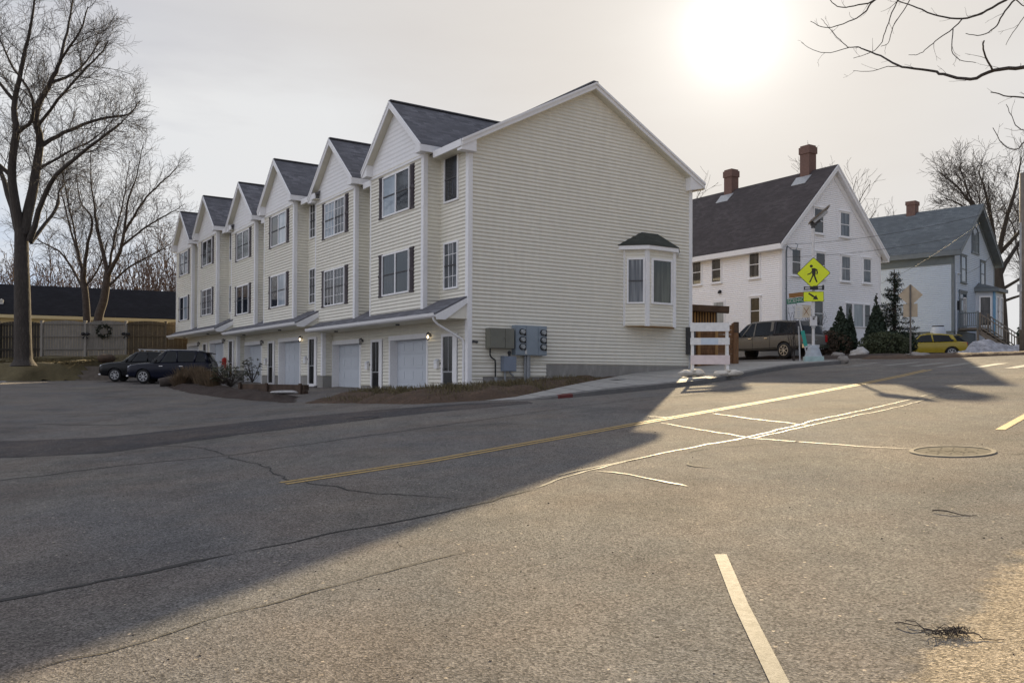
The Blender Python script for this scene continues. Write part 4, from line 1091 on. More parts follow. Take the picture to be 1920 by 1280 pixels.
m.out('pine_cone', 'fence_weathered', t)
for i, (x, y, lb) in enumerate(((-26.92, 53.2, 'small dark bow on the fence post left of the wreath'), (-24.96, 54.5, 'small dark bow on the fence post right of the wreath'))):
    t = thing('fence_bow', lb, 'bow', (x + .05, y - .16, zfence(x, y) + 1.25), .55, 'bows on the fence posts')
    m = MB()
    for s in (-1, 1): m.blob((s * .13, 0, .05), (.13, .06, .10), s + i, .3, 0, 8, 6); m.prism([(0, 0, 0), (s * .08, -.02, -.28), (s * .18, -.02, -.24)], (0, .02, 0))
    m.out('ribbon', 'black', t)
# timber steps up the bank
t = thing('timber_steps', 'weathered timber steps set in the bank beside the parked dark cars', 'steps', (-23.6, 47.7, 0), .25)
for k in range(4):
    m = MB(); z = -.30 + k * .25; m.box(-1.0, 1.1, k * .42, k * .42 + .46, z - .3, z + .04); m.out('tread', 'wood_grey', t)
m = MB(); m.blob((.2, 1.9, .95), (.5, .4, .25), 3, .3, 0, 14, 8); m.out('planter', 'wood_dark', t, True)
# ------------------------------------------------------------------ bare winter trees
def smooth(pts, n=4):
    P = [V(p) for p in pts]; P = [P[0] * 2 - P[1]] + P + [P[-1] * 2 - P[-2]]; out = []
    for k in range(1, len(P) - 2):
        a, b, c, d = P[k - 1:k + 3]
        for j in range(n):
            t = j / n; out.append(.5 * ((2 * b) + (c - a) * t + (2 * a - 5 * b + 4 * c - d) * t * t + (3 * b - a - 3 * c + d) * t ** 3))
    out.append(P[-2]); return out
def limb(mb, pts, r0, r1, n=6, wob=.0, rg=rnd):
    P = smooth(pts); L = len(P)
    if wob: P = [p if k in (0,) else p + V([rg.gauss(0, wob) for _ in range(3)]) for k, p in enumerate(P)]
    rad = [r0 + (r1 - r0) * (k / (L - 1)) ** .8 for k in range(L)]
    mb.tube(P, rad, n); return P, rad
def sprout(mb, P, rad, spec, lvl, rg):
    """children along polyline P: spec[lvl] = (spacing, length, start, angle, up, segs, sides)"""
    if lvl >= len(spec): return
    sp, ln, st, ang, up, seg, sides = spec[lvl]; L = [0.]
    for a, b in zip(P[:-1], P[1:]): L.append(L[-1] + (b - a).length)
    tot = L[-1]; s = tot * st + rg.random() * sp
    az = rg.random() * 6.28
    while s < tot:
        k = max(i for i in range(len(L)) if L[i] <= s); k = min(k, len(P) - 2); t = (s - L[k]) / max(1e-6, L[k + 1] - L[k])
        p = P[k].lerp(P[k + 1], t); r = rad[k] + (rad[k + 1] - rad[k]) * t; d = (P[k + 1] - P[k]).normalized()
        az += 2.4 + rg.gauss(0, .5); a = V((.31, .52, .8)).cross(d).normalized(); b = d.cross(a); th = ang * rg.uniform(.65, 1.25)
        q = (d * math.cos(th) + (a * math.cos(az) + b * math.sin(az)) * math.sin(th)).normalized()
        frac = 1 - .55 * (s / tot); l = ln * frac * rg.uniform(.6, 1.2); rr = max(spec_min, min(r * .6, .0095 * l + .002)) ; Q = [p]
        for j in range(seg):
            q = (q + V((0, 0, up)) + V([rg.gauss(0, .16) for _ in range(3)])).normalized(); Q.append(Q[-1] + q * (l / seg))
        RR = [max(spec_min * .8, rr * (1 - .75 * j / seg)) for j in range(seg + 1)]
        mb.tube(Q, RR, sides); sprout(mb, Q, RR, spec, lvl + 1, rg)
        s += sp * rg.uniform(.6, 1.4)
spec_min = .012
def tree(name, label, loc, trunk, limbs, spec, seed, mats=('bark', 'twig'), group=None, rt=(.5, .3), n=10, minr=.012, flare=1.0, wob=.02):
    global spec_min
    spec_min = minr; rg = random.Random(seed); o = thing(name, label, 'tree', loc, 0, group); L0 = V(loc)
    tb = MB(); cb = MB()
    P = smooth([V(p) - L0 for p in trunk], 5); rad = [rt[0] + (rt[1] - rt[0]) * k / (len(P) - 1) for k in range(len(P))]
    if flare > 1: rad[0] *= flare; rad[1] *= 1 + (flare - 1) * .35
    tb.tube(P, rad, n)
    for pts, r0, r1 in limbs:
        Q, rr = limb(tb, [V(p) - L0 for p in pts], r0, r1, 7, wob, rg)
        sprout(cb, Q, rr, spec, 0, rg)
    tb.out('trunk', mats[0], o, True, fix=False); cb.out('crown', mats[1], o, fix=False)
    return o
tree('bare_tree', 'tall bare maple on the bank by the dark fence with a thick forked trunk', (-26.66, 46., .55), [(-26.66, 46., .45), (-26.7, 46, 1.6), (-26.76, 46., 4.12), (-26.82, 46., 6.0), (-26.86, 46., 7.95)],
     [([(-26.86, 46.0, 7.6), (-27.12, 45.5, 10.43), (-26.62, 45.0, 12.9), (-26.7, 45.0, 14.62), (-25.95, 44.5, 16.73), (-25.26, 44.0, 18.51), (-25.0, 44.0, 20.76)], .28, .035),
      ([(-26.69, 46.0, 7.6), (-26.45, 46.5, 10.96), (-26.29, 46.7, 12.79), (-26.46, 46.6, 14.55), (-25.9, 47.0, 16.32), (-25.51, 47.2, 17.6), (-25.56, 48.0, 19.59), (-25.13, 48.0, 21.74)], .30, .035),
      ([(-26.42, 46.0, 7.3), (-24.73, 45.0, 10.18), (-22.67, 44.0, 11.5), (-20.39, 43.0, 12.62), (-19.79, 42.7, 12.94)], .17, .03),
      ([(-26.28, 46.7, 12.64), (-25.39, 47.5, 13.62), (-23.53, 48.0, 14.63), (-22.24, 48.5, 15.01), (-21.79, 49.0, 15.95)], .14, .03),
      ([(-26.98, 46.0, 7.5), (-28.43, 47.0, 10.77), (-29.6, 47.5, 13.0), (-30.71, 48.0, 15.89), (-31.52, 48.5, 18.84)], .18, .03),
      ([(-26.62, 45.0, 12.9), (-25.2, 44.0, 13.31), (-24.87, 43.5, 14.13), (-25.05, 43.0, 14.9), (-25.72, 42.5, 16.2), (-25.97, 42.0, 17.6)], .12, .03),
      ([(-26.33, 46.0, 7.19), (-26.06, 48.0, 9.49), (-26.46, 49.0, 10.62), (-26.53, 50.0, 11.48)], .12, .03),
      ([(-25.9, 47.0, 16.32), (-24.78, 48.0, 17.44), (-24.1, 49.0, 19.5)], .1, .03), ([(-25.51, 47.2, 17.6), (-24.02, 46.5, 18.98), (-23.34, 46.0, 20.2)], .08, .03),
      ([(-26.5, 46.6, 13.6), (-24.6, 46.2, 15.6), (-23.0, 46, 17.2), (-22.2, 46, 18.2)], .1, .03), ([(-26.7, 45, 14.6), (-28, 44.5, 16.5), (-28.6, 44, 19)], .1, .03),
      ([(-26.4, 46.5, 11.2), (-24.9, 46.8, 12.3), (-23.4, 47, 13.2), (-22.4, 47.2, 14.4)], .09, .02), ([(-27.2, 45.4, 10.8), (-28.6, 44.6, 12.2), (-29.9, 44, 13.2), (-31, 43.5, 15)], .12, .03)],
     [(.42, 3.3, .22, .72, .09, 5, 4), (.25, 1.6, .12, .75, .05, 4, 3), (.11, .8, .06, .7, .02, 3, 3)], 3, rt=(.48, .34), n=14, minr=.0075, flare=1.45)
tree('bare_tree', 'bare tree behind the pale fence, left one of a pair', (-30.79, 61., 1.5), [(-30.79, 61., 1.2), (-30.8, 61., 3.94), (-30.93, 61.0, 5.87), (-31.1, 61., 6.9)],
     [([(-30.93, 61.0, 5.87), (-31.34, 61.0, 8.19), (-32.46, 62.0, 10.29), (-33.7, 63.0, 13.06), (-34.23, 63.0, 14.86)], .15, .02), ([(-31.1, 61.0, 6.8), (-30.27, 60.0, 9.39), (-30.02, 60.0, 11.11), (-30.87, 60.0, 12.44), (-31.15, 60.0, 15.)], .15, .02),
      ([(-30.93, 61.0, 5.95), (-33.04, 62.0, 8.71), (-35.18, 63.0, 9.85), (-37.2, 63.0, 11.0)], .11, .02), ([(-31.3, 61, 8.), (-31.9, 61, 11.), (-32.6, 61, 14.2), (-32.6, 61, 16.)], .09, .02), ([(-31.0, 61, 6.2), (-29.9, 61, 7.9), (-29.3, 61, 9.8)], .1, .03)],
     [(.38, 3.2, .15, .7, .08, 4, 4), (.26, 1.5, .12, .75, .03, 4, 3), (.19, .75, .08, .7, .0, 3, 3)], 5, rt=(.28, .20), minr=.008, mats=('bark_dark', 'twig'))
tree('bare_tree', 'bare tree behind the pale fence, right one of a pair above the wreath', (-29.3, 60., 1.5), [(-29.6, 60., 1.2), (-29.49, 60.0, 3.88), (-29.09, 60.0, 5.4), (-28.84, 60.0, 7.3)],
     [([(-28.84, 60.0, 7.11), (-29.6, 60.0, 10.35), (-30.3, 61.0, 11.88), (-31.1, 62.0, 14.24), (-31.2, 62.0, 16.6)], .16, .02), ([(-28.84, 60.0, 7.0), (-27.52, 59.0, 8.68), (-27.16, 59.0, 10.56), (-26.99, 59.0, 12.25), (-26.44, 59.0, 13.8), (-25.5, 58.0, 16.)], .16, .02),
      ([(-28.91, 60.0, 6.16), (-27.67, 61.0, 7.82), (-26.2, 62.0, 9.0), (-24.9, 62.0, 9.9)], .10, .02), ([(-28.84, 60.0, 7.2), (-28.8, 61.0, 10.14), (-28.7, 62.0, 12.9), (-28.3, 62.0, 15.8)], .11, .02), ([(-27.2, 59, 10.), (-25.8, 58.6, 12.), (-24.4, 58.2, 13.2), (-23.2, 58, 14.3)], .1, .03), ([(-27.4, 59, 9.), (-25.6, 59.4, 10.6), (-24.2, 59.4, 11.4), (-23., 59, 12.)], .09, .02)],
     [(.38, 3.3, .15, .7, .08, 4, 4), (.26, 1.5, .12, .75, .03, 4, 3), (.19, .75, .08, .7, .0, 3, 3)], 8, rt=(.34, .24), minr=.008, mats=('bark_dark', 'twig'))
tree('bare_tree', 'spreading bare tree behind the pale blue house', (41.9, 72., 1.6), [(41.95, 72., 1.4), (41.9, 72., 3.4), (41.75, 72.0, 6.8), (41.39, 72.0, 10.0)],
     [([(41.39, 72.0, 9.6), (41.12, 72.0, 12.74), (41.15, 73.0, 15.7), (40.46, 73.0, 18.02)], .26, .05), ([(41.39, 72.0, 9.8), (41.59, 71.0, 13.02), (41.9, 70.0, 15.95), (42.35, 70.0, 18.4)], .26, .05), ([(41.57, 72.0, 8.63), (43.45, 73.0, 11.07), (45.69, 74.0, 13.58), (46.88, 74.0, 16.5)], .24, .05),
      ([(41.12, 72.0, 11.8), (38.89, 71.0, 14.4), (37.5, 71.0, 16.2), (36.0, 71.0, 17.4)], .18, .04), ([(41.3, 72, 11.), (39.5, 70.5, 12.6), (37.2, 69.5, 14.2), (35.4, 69, 14.8)], .15, .04), ([(41.5, 72, 10.5), (43.2, 70.8, 13.), (44., 70, 16.), (44.3, 70, 19.)], .2, .04), ([(41.2, 72, 12.6), (39.8, 73, 15.6), (38.8, 73, 18.4)], .14, .04),
      ([(41.7, 72, 7.5), (43.8, 71, 9.), (46., 70.5, 10.5)], .16, .04), ([(41.7, 72, 6.5), (43.4, 71, 7.2), (45.6, 70.5, 8.6)], .14, .04)],
     [(.55, 4.6, .2, .6, .10, 4, 4), (.33, 2.2, .12, .7, .04, 4, 3), (.24, 1.05, .08, .7, .0, 3, 3)], 11, rt=(.55, .38), minr=.015)
def auto(name, label, x, y, z, h, spread, seed, spec=None, mats=('twig', 'twig'), group=None, minr=.014, nl=6, r=.16):
    rg = random.Random(seed); tr = [(x, y, z), (x + rg.gauss(0, .2), y, z + h * .18), (x + rg.gauss(0, .3), y, z + h * .36)]; limbs = []
    for k in range(nl):
        an = 6.28 * k / nl + rg.random(); s = spread * rg.uniform(.5, 1.); b = V(tr[1 + k % 2]); e = V((x + s * math.cos(an), y + s * math.sin(an), z + h * rg.uniform(.75, 1.)))
        limbs.append(([b, b.lerp(e, .35) + V((.15 * s * math.cos(an), .15 * s * math.sin(an), 0)), b.lerp(e, .7) + V((0, 0, .06 * h)), e], r * .5, .02))
    limbs.append(([V(tr[2]), V((x, y, z + h * .7)), V((x + rg.gauss(0, .5), y, z + h))], r * .55, .02))
    return tree(name, label, (x, y, z), tr, limbs, spec or [(.8, h * .22, .2, .6, .1, 4, 3), (.5, h * .10, .15, .7, .03, 3, 3)], seed, mats, group, (r, r * .6), 6, minr)
GB = 'bare trees beyond the roofs'
auto('bare_tree', 'bare tree whose top twigs show above the gable slope of the townhouse', 13.6, 74., 1., 16.2, 4.5, 21, group=GB)
auto('bare_tree', 'bare tree rising behind the slope of the white house roof', 27.5, 72., 1.4, 16.2, 3.6, 22, group=GB)
auto('bare_tree', 'bare tree showing behind the taller chimney of the white house', 24.2, 70., 1.4, 16.6, 2.6, 23, group=GB)
auto('bare_tree', 'small bare tree above the pale blue house roof, left of its chimney', 33.5, 80., 1.4, 14.6, 3.6, 24, group=GB)
auto('bare_tree', 'small bare tree above the pale blue house roof beside its chimney', 38.4, 84., 1.4, 15.2, 3.6, 25, group=GB)
auto('bare_tree', 'bare tree at the far right edge behind the utility pole', 50., 78., 1.4, 17., 6., 26, group=GB, nl=8, spec=[(.7, 4, .2, .6, .1, 4, 3), (.45, 1.9, .15, .7, .03, 3, 3), (.5, .9, .1, .7, 0, 2, 3)])
# brown thicket on the rise far behind the low building: one mass
mb = MB(); rg = random.Random(31); spec_min = .028
for k in range(620):
    x = rg.uniform(-75, -24); y = rg.uniform(80, 100) ; h = rg.uniform(7., 12.) * (1 if x < -36 else 1.25)
    p = [V((x, y, 1.2))]; d = V((rg.gauss(0, .1), 0, 1))
    for j in range(4): d = (d + V((rg.gauss(0, .12), rg.gauss(0, .12), .1))).normalized(); p.append(p[-1] + d * h / 4)
    rr = [.09, .07, .05, .035, .02]; mb.tube(p, rr, 3); sprout(mb, p, rr, [(.8, 2.6, .2, .65, .08, 3, 3), (.6, 1.2, .15, .7, .02, 2, 3)], 0, rg)
tag(mb.out('thicket', 'twig_brown', fix=False), 'brown leafless thicket on the rise behind the low dark roofed building', 'thicket', None, 'stuff')
# tree at the right whose boughs hang into the street
Q = [([(9.6, 9.9, 2.7), (8.6, 10.3, 3.9), (7.93, 10.5, 4.21), (6.86, 10.5, 3.95), (6.39, 10.5, 3.89), (6.02, 10.5, 3.85), (5.83, 10.7, 3.81), (5.59, 10.9, 3.94), (5.44, 11.0, 4.03), (5.13, 11.1, 4.11), (5.01, 11.3, 4.3), (4.84, 11.5, 4.48), (4.76, 11.6, 4.57)], 0.0360, 0.0079),
     ([(4.76, 11.6, 4.57), (4.63, 11.6, 4.57), (4.56, 11.7, 4.71), (4.44, 11.8, 4.92), (4.37, 11.9, 5.09)], 0.0079, 0.0029), ([(4.64, 11.6, 4.56), (4.39, 11.8, 4.56), (4.25, 12.0, 4.7), (4.15, 12.1, 4.83)], 0.0058, 0.0029),
     ([(5.13, 11.1, 4.11), (5.0, 11.2, 4.15), (4.79, 11.3, 4.12), (4.58, 11.3, 4.13)], 0.0065, 0.0029), ([(6.0, 10.5, 3.84), (5.72, 10.2, 3.95), (5.6, 10.0, 4.02)], 0.0130, 0.0086),
     ([(9.6, 9.9, 3.4), (8.6, 10.3, 4.9), (7.6, 10.5, 5.28), (6.85, 10.8, 5.15), (6.45, 11.0, 4.96), (6.25, 11.2, 4.87), (6.05, 11.3, 4.84), (5.83, 11.5, 4.96), (5.63, 11.7, 5.16), (5.46, 11.8, 5.29), (5.2, 11.9, 5.44)], 0.0252, 0.0058),
     ([(6.05, 11.3, 4.84), (5.87, 11.2, 4.66), (5.73, 11.3, 4.57), (5.63, 11.4, 4.48), (5.55, 11.5, 4.43), (5.47, 11.6, 4.46)], 0.0094, 0.0036), ([(5.87, 11.2, 4.66), (5.75, 11.0, 4.29), (5.8, 10.9, 4.13), (5.96, 10.8, 4.06)], 0.0072, 0.0036),
     ([(9.4, 10, 5.5), (7.6, 11.4, 6.2), (6.09, 12.0, 5.87), (5.55, 12.0, 5.6), (5.17, 12.0, 5.41), (5.06, 12.1, 5.26), (4.87, 12.2, 5.17), (4.59, 12.3, 5.13), (4.39, 12.4, 5.26)], 0.0216, 0.0043),
     ([(7.4, 11.5, 6.2), (5.77, 12.3, 5.86), (5.3, 12.3, 5.54), (5.03, 12.4, 5.49), (4.87, 12.5, 5.52), (4.75, 12.6, 5.67), (4.66, 12.7, 5.88)], 0.0158, 0.0043),
     ([(5.8, 11.6, 5.6), (5.39, 11.5, 5.33), (5.19, 11.5, 5.0), (5.1, 11.5, 4.74), (5.07, 11.6, 4.6), (4.95, 11.7, 4.52), (4.78, 11.8, 4.48)], 0.0101, 0.0036), ([(5.8, 11.6, 5.5), (5.44, 11.3, 5.24), (5.26, 11.3, 4.95), (5.12, 11.3, 4.73), (5.09, 11.4, 4.55), (5.04, 11.5, 4.54)], 0.0086, 0.0036),
     ([(9.2, 9.9, 4.9), (6.92, 10.0, 4.71), (6.34, 10.0, 4.58), (6.05, 10.1, 4.56), (5.95, 10.2, 4.41), (5.91, 10.3, 4.3), (5.86, 10.5, 4.29), (5.71, 10.6, 4.35)], 0.0180, 0.0043), ([(9.6, 10, 2.3), (7.8, 10.8, 3.29), (7.05, 10.8, 3.5), (6.57, 10.8, 3.61), (6.42, 10.9, 3.66), (6.26, 11.0, 3.75)], 0.0180, 0.0065),
     ([(9.6, 10, 2.1), (7.59, 10.7, 2.78), (6.92, 10.7, 2.88), (6.58, 10.7, 3.04), (6.47, 10.8, 2.94), (6.35, 10.9, 3.04), (6.29, 11.0, 3.28)], 0.0144, 0.0043), ([(7.8, 10.7, 2.7), (7.25, 10.5, 3.0), (6.65, 10.5, 3.06), (6.41, 10.6, 3.14), (6.37, 10.7, 3.29), (6.28, 10.7, 3.49)], 0.0115, 0.0036), ([(6.05, 10.1, 4.56), (6.24, 10.2, 4.47), (6.2, 10.4, 4.29), (6.16, 10.5, 4.17)], 0.0072, 0.0029)]
tree('bare_tree', 'bare branches of a street tree hanging into the sky at the upper right', (9.7, 9.8, -.6), [(9.75, 9.7, -.8), (9.7, 9.8, 1.), (9.65, 9.9, 3.), (9.5, 10., 6.), (9.2, 10.2, 9.)], Q, [(.30, .36, .3, .8, .05, 4, 4), (.20, .13, .3, .7, .02, 3, 3)], 41, ('bark', 'bark_dark'), None, (.26, .14), 12, .0022, wob=.004)
# ------------------------------------------------------------------ vehicles (x forward, y left, z up)
def ring(x, zl, zt, hw, shoulder=.06):
    zm = zl + (zt - zl) * .55
    half = [(0, zt + .02), (hw * .55, zt + .012), (hw * .86, zt - .015), (hw * .965, zt - shoulder), (hw, zm + .05), (hw * .995, zm - .1), (hw * .97, zl + .10), (hw * .86, zl), (0, zl)]
    D_ = []
    for (a, b), (c, d) in zip(half[:-1], half[1:]): D_ += [(a + (c - a) * k / 3, b + (d - b) * k / 3) for k in range(3)]
    half = D_ + [half[-1]]
    return [V((x, y, z)) for y, z in half] + [V((x, -y, z)) for y, z in half[-2:0:-1]]
def interp(st, n=6):
    out = []
    for a, b in zip(st[:-1], st[1:]):
        for k in range(n): t = k / n; out.append(tuple(u + (v - u) * t for u, v in zip(a, b)))
    return out + [st[-1]]
def vehicle(name, label, cat, loc, rz, paint, body, cabin, axles, wr, tw, glassm='car_glass', roofm=None, pillars=(), head=None, tail=None, extras=None, roof_from=.78):
    o = thing(name, label, cat, loc, rz)
    m = MB(); m.loft([ring(*s) for s in body], 0); b = m.out('body', paint, o, True)
    bm = bmesh.new(); bm.from_mesh(b.data); bmesh.ops.remove_doubles(bm, verts=bm.verts, dist=.0005); bmesh.ops.triangulate(bm, faces=bm.faces); bmesh.ops.recalc_face_normals(bm, faces=bm.faces); bm.to_mesh(b.data); bm.free()
    # wheel arches cut with a boolean, applied
    cm = MB(); hw = max(s[3] for s in body)
    for ax in axles:
        for s in (1, -1): cm.cyl((ax, s * (hw - .30), wr), (ax, s * (hw + .2), wr), wr * 1.16, 24)
    cut = cm.out('cutter', paint, o); md = b.modifiers.new('arch', 'BOOLEAN'); md.object = cut; md.operation = 'DIFFERENCE'; md.solver = 'EXACT'
    dg = bpy.context.evaluated_depsgraph_get(); me = bpy.data.meshes.new_from_object(b.evaluated_get(dg)); b.modifiers.clear(); b.data = me; bpy.data.objects.remove(cut)
    me.polygons.foreach_set('use_smooth', [True] * len(me.polygons))
    try: me.set_sharp_from_angle(angle=R(35))
    except Exception: pass
    # glasshouse
    def cring(x, zb, zr, hb, ht):
        return [V((x, -hb, zb)), V((x, -ht, zr - .05)), V((x, -ht * .82, zr)), V((x, 0, zr + .015)), V((x, ht * .82, zr)), V((x, ht, zr - .05)), V((x, hb, zb))]
    cs = cabin
    m = MB(); m.loft([cring(*s) for s in cs], 0, True, False); m.out('window', glassm, o, False)
    zmax = max(s[2] for s in cs); zmin = min(s[1] for s in cs)
    rs = [s for s in cs if s[2] > zmin + (zmax - zmin) * roof_from]
    m = MB(); e = .012
    m.loft([[V((x, -ht - e, zr - .075)), V((x, -ht - e, zr - .04)), V((x, -ht * .82, zr + e)), V((x, 0, zr + .015 + e)), V((x, ht * .82, zr + e)), V((x, ht + e, zr - .04)), V((x, ht + e, zr - .075))] for x, zb, zr, hb, ht in rs], 0, True, False)
    for (xb, xt, wd) in pillars:
        f = lambda x: next(((tuple(u + (v - u) * ((x - a[0]) / (b_[0] - a[0])) for u, v in zip(a, b_))) for a, b_ in zip(cs[:-1], cs[1:]) if a[0] <= x <= b_[0]), cs[-1])
        B_, T_ = f(xb), f(xt)
        for s in (-1, 1): m.beam((xb, s * (B_[3] - .005), B_[1] - .02), (xt, s * (T_[4] + .002), T_[2] - .05), .03, wd, (1, 0, 0))
    m.out('roof', roofm or paint, o, True)
    for ax in axles:
        for s in (1, -1):
            m = MB(); y0 = s * (hw - .02); y1 = s * (hw - .02 - tw)
            m.loft([[V((ax + r_ * math.cos(2 * PI * k / 24), y, wr + r_ * math.sin(2 * PI * k / 24))) for k in range(24)] for r_, y in ((wr * .62, y0), (wr * .92, y0), (wr, y0 - s * .03), (wr, y1 + s * .03), (wr * .9, y1), (wr * .5, y1))]); w = m.out('wheel', 'tyre', o, True)
            m = MB(); yr = y0 + s * .004
            m.loft([[V((ax + r_ * math.cos(2 * PI * k / 24), y, wr + r_ * math.sin(2 * PI * k / 24))) for k in range(24)] for r_, y in ((wr * .66, yr), (wr * .60, yr), (wr * .58, yr - s * .05))], 0, False)
            for k in range(7):
                an = 2 * PI * k / 7; m.beam((ax + .05 * math.cos(an), yr - s * .012, wr + .05 * math.sin(an)), (ax + wr * .62 * math.cos(an + .08), yr - s * .006, wr + wr * .62 * math.sin(an + .08)), .03, .07, (0, 1, 0))
            m.cyl((ax, yr - s * .04, wr), (ax, yr, wr), wr * .16, 12); m.out('rim', 'alloy', w)
    if head:
        for s in (1, -1):
            m = MB(); m.obox((head[0] - .28, s * head[1], head[2]), (.30, -s * .10, -.04), (0, -s * .28, 0), (0, 0, .13)); m.out('headlight', 'headlight', o)
    if tail:
        for s in (1, -1):
            m = MB(); x, y, z, h_, l_ = tail; m.obox((x, s * y, z), (l_, s * .035, 0), (0, -s * .16, 0), (0, 0, h_)); m.out('taillight', 'taillight', o)
    if extras: extras(o)
    return o
suv_body = [(-2.36, .50, .92, .80), (-2.30, .34, 1.10, .89), (-1.9, .28, 1.15, .935), (-1.0, .25, 1.13, .945), (.2, .25, 1.11, .945), (.95, .25, 1.08, .945), (1.25, .26, 1.07, .94), (1.75, .28, 1.03, .92), (2.15, .32, .96, .88), (2.30, .38, .86, .80), (2.37, .46, .76, .68)]
suv_cab = [(-2.28, 1.08, 1.13, .80, .74), (-2.15, 1.10, 1.38, .82, .68), (-1.95, 1.12, 1.60, .84, .665), (-1.5, 1.12, 1.70, .86, .66), (-.5, 1.11, 1.74, .87, .66), (.05, 1.10, 1.73, .87, .655), (.35, 1.09, 1.68, .87, .645), (.62, 1.08, 1.50, .86, .68), (1.12, 1.06, 1.08, .83, .80)]
def suv_extra(o):
    m = MB(); m.box(2.30, 2.40, -.48, .48, .52, .76); m.out('grille', 'black', o)
    m = MB(); m.box(2.38, 2.41, -.26, .26, .44, .56); m.out('number_plate', 'plate', o)
    for s in (1, -1):
        m = MB(); m.blob((.70, s * 1.03, 1.16), (.10, .11, .08), 1, .1, 0, 10, 6); m.beam((.78, s * .88, 1.05), (.78, s * 1.0, 1.08), .05, .05); m.out('mirror', 'black', o, True)
        m = MB(); m.beam((-1.6, s * .58, 1.73), (.2, s * .58, 1.75), .04, .035)
        for x in (-1.5, -.7, .1): m.box(x - .04, x + .04, s * .58 - .02, s * .58 + .02, 1.66, 1.73)
        m.out('roof_rail', 'galv', o)
        for x in (-.75, .35): m2 = MB(); m2.box(x, x + .2, s * .945, s * .97, .88, .91); m2.out('door_handle', 'chrome', o)
    m = MB(); m.beam((-2.25, 0, 1.56), (-1.98, 0, 1.62), 1.2, .04, (0, 0, 1)); m.out('spoiler', 'black', o)
    m = MB(); m.box(2.26, 2.37, -.78, .78, .36, .42); m.out('bumper_trim', 'chrome', o)
zs = lambda x, y: float(gz(x, y))
vehicle('suv', 'dark navy sport utility parked broadside in front of the far garages', 'car', (-17.75, 44.2, zs(-17.75, 44.2)), R(188), 'navy_paint', interp(suv_body), suv_cab, (1.42, -1.40), .36, .24, 'car_glass', None, ((.55, .2, .07), (-.42, -.36, .09), (-1.35, -1.45, .12), (-2.1, -1.9, .16)), (2.28, .86, .80), (-2.28, .78, .92, .16, .3), suv_extra).scale = (.90, .95, 1.)
vehicle('suv', 'black car parked behind the navy sport utility, only its nose showing', 'car', (-20.3, 46.5, zs(-20.3, 46.5)), R(190), 'black_paint', interp(suv_body), [(a, b, 1.0 + (c - 1.0) * .86, d, e) for a, b, c, d, e in suv_cab], (1.42, -1.40), .35, .24, 'car_glass', None, ((.55, .2, .07), (-.42, -.36, .09), (-1.35, -1.45, .12), (-2.1, -1.9, .16)), (2.28, .86, .80), (-2.28, .78, .92, .16, .3), suv_extra).scale = (.90, .95, 1.)
tr_body = [(-2.88, .62, 1.06, .90), (-2.84, .55, 1.17, .93), (-2.4, .50, 1.20, .965), (-1.0, .46, 1.19, .97), (.2, .44, 1.18, .97), (1.2, .44, 1.17, .97), (1.5, .45, 1.15, .965), (2.2, .47, 1.11, .95), (2.7, .50, 1.04, .92), (2.88, .55, .96, .84)]
tr_cab = [(-2.80, 1.17, 1.24, .84, .78), (-2.66, 1.18, 1.60, .86, .74), (-2.45, 1.19, 1.84, .88, .72), (-1.4, 1.19, 1.93, .89, .72), (-1.0, 1.19, 1.94, .89, .72), (-.2, 1.18, 1.94, .89, .70), (.55, 1.17, 1.90, .89, .69), (.85, 1.17, 1.80, .88, .69), (1.65, 1.14, 1.16, .86, .82)]
def tr_extra(o):
    # painted cab sides and shell of the bed cover
    m = MB()
    for s in (1, -1):
        m.beam((-.92, s * .875, 1.16), (-.92, s * .725, 1.86), .03, .17, (1, 0, 0)); m.beam((.20, s * .885, 1.16), (.18, s * .71, 1.86), .03, .08, (1, 0, 0))
    m.out('cab_pillar', 'taupe_paint', o)
    m = MB()
    for s in (1, -1):
        m.beam((-2.60, s * .875, 1.2), (-2.42, s * .735, 1.82), .03, .16, (1, 0, 0)); m.beam((-1.12, s * .885, 1.2), (-1.12, s * .735, 1.86), .03, .12, (1, 0, 0))
        m.beam((-2.5, s * .888, 1.215), (-1.05, s * .892, 1.215), .02, .07, (0, 0, 1))
        m.out('bed_cap', 'navy_cap', o); m = MB()
    m = MB(); m.box(-3.0, -2.84, -.92, .92, .50, .68); m.out('rear_bumper', 'chrome', o)
    m = MB(); m.box(-2.905, -2.88, -.70, .70, .74, 1.10); m.out('tailgate', 'taupe_paint', o)
    m = MB(); m.box(-2.925, -2.9, -.16, .16, .86, .92); m.out('tailgate_handle', 'chrome', o)
    m = MB(); m.box(-3.02, -3.0, -.16, .16, .53, .66); m.out('number_plate', 'plate', o)
    for s in (1, -1):
        m = MB(); m.blob((1.05, s * 1.10, 1.28), (.08, .12, .12), 1, .1, 0, 10, 6); m.beam((1.1, s * .9, 1.2), (1.06, s * 1.05, 1.24), .05, .05); m.out('mirror', 'black', o, True)
        for x in (-.75, .3): m2 = MB(); m2.box(x, x + .2, s * .97, s * .995, 1.02, 1.06); m2.out('door_handle', 'chrome', o)
        for x in (.22, -.88): m2 = MB(); m2.box(x - .006, x + .006, s * .968, s * .976, .52, 1.12); m2.out('door_gap', 'black', o)
ph = 1.0
vehicle('pickup_truck', 'taupe grey pickup truck with a dark cap over its bed, parked beside the white house', 'pickup truck', (14.14 + .84 * .95 - .54 * 2.9, 41 + .54 * .95 + .84 * 2.9, zs(13.4, 44)), math.atan2(.84, -.54), 'taupe_paint', interp(tr_body), tr_cab, (1.85, -1.75), .40, .27, 'car_glass', None, ((1.0, .5, .08),), (2.78, .88, .86), (-2.90, .93, .82, .34, .05), tr_extra, .82)
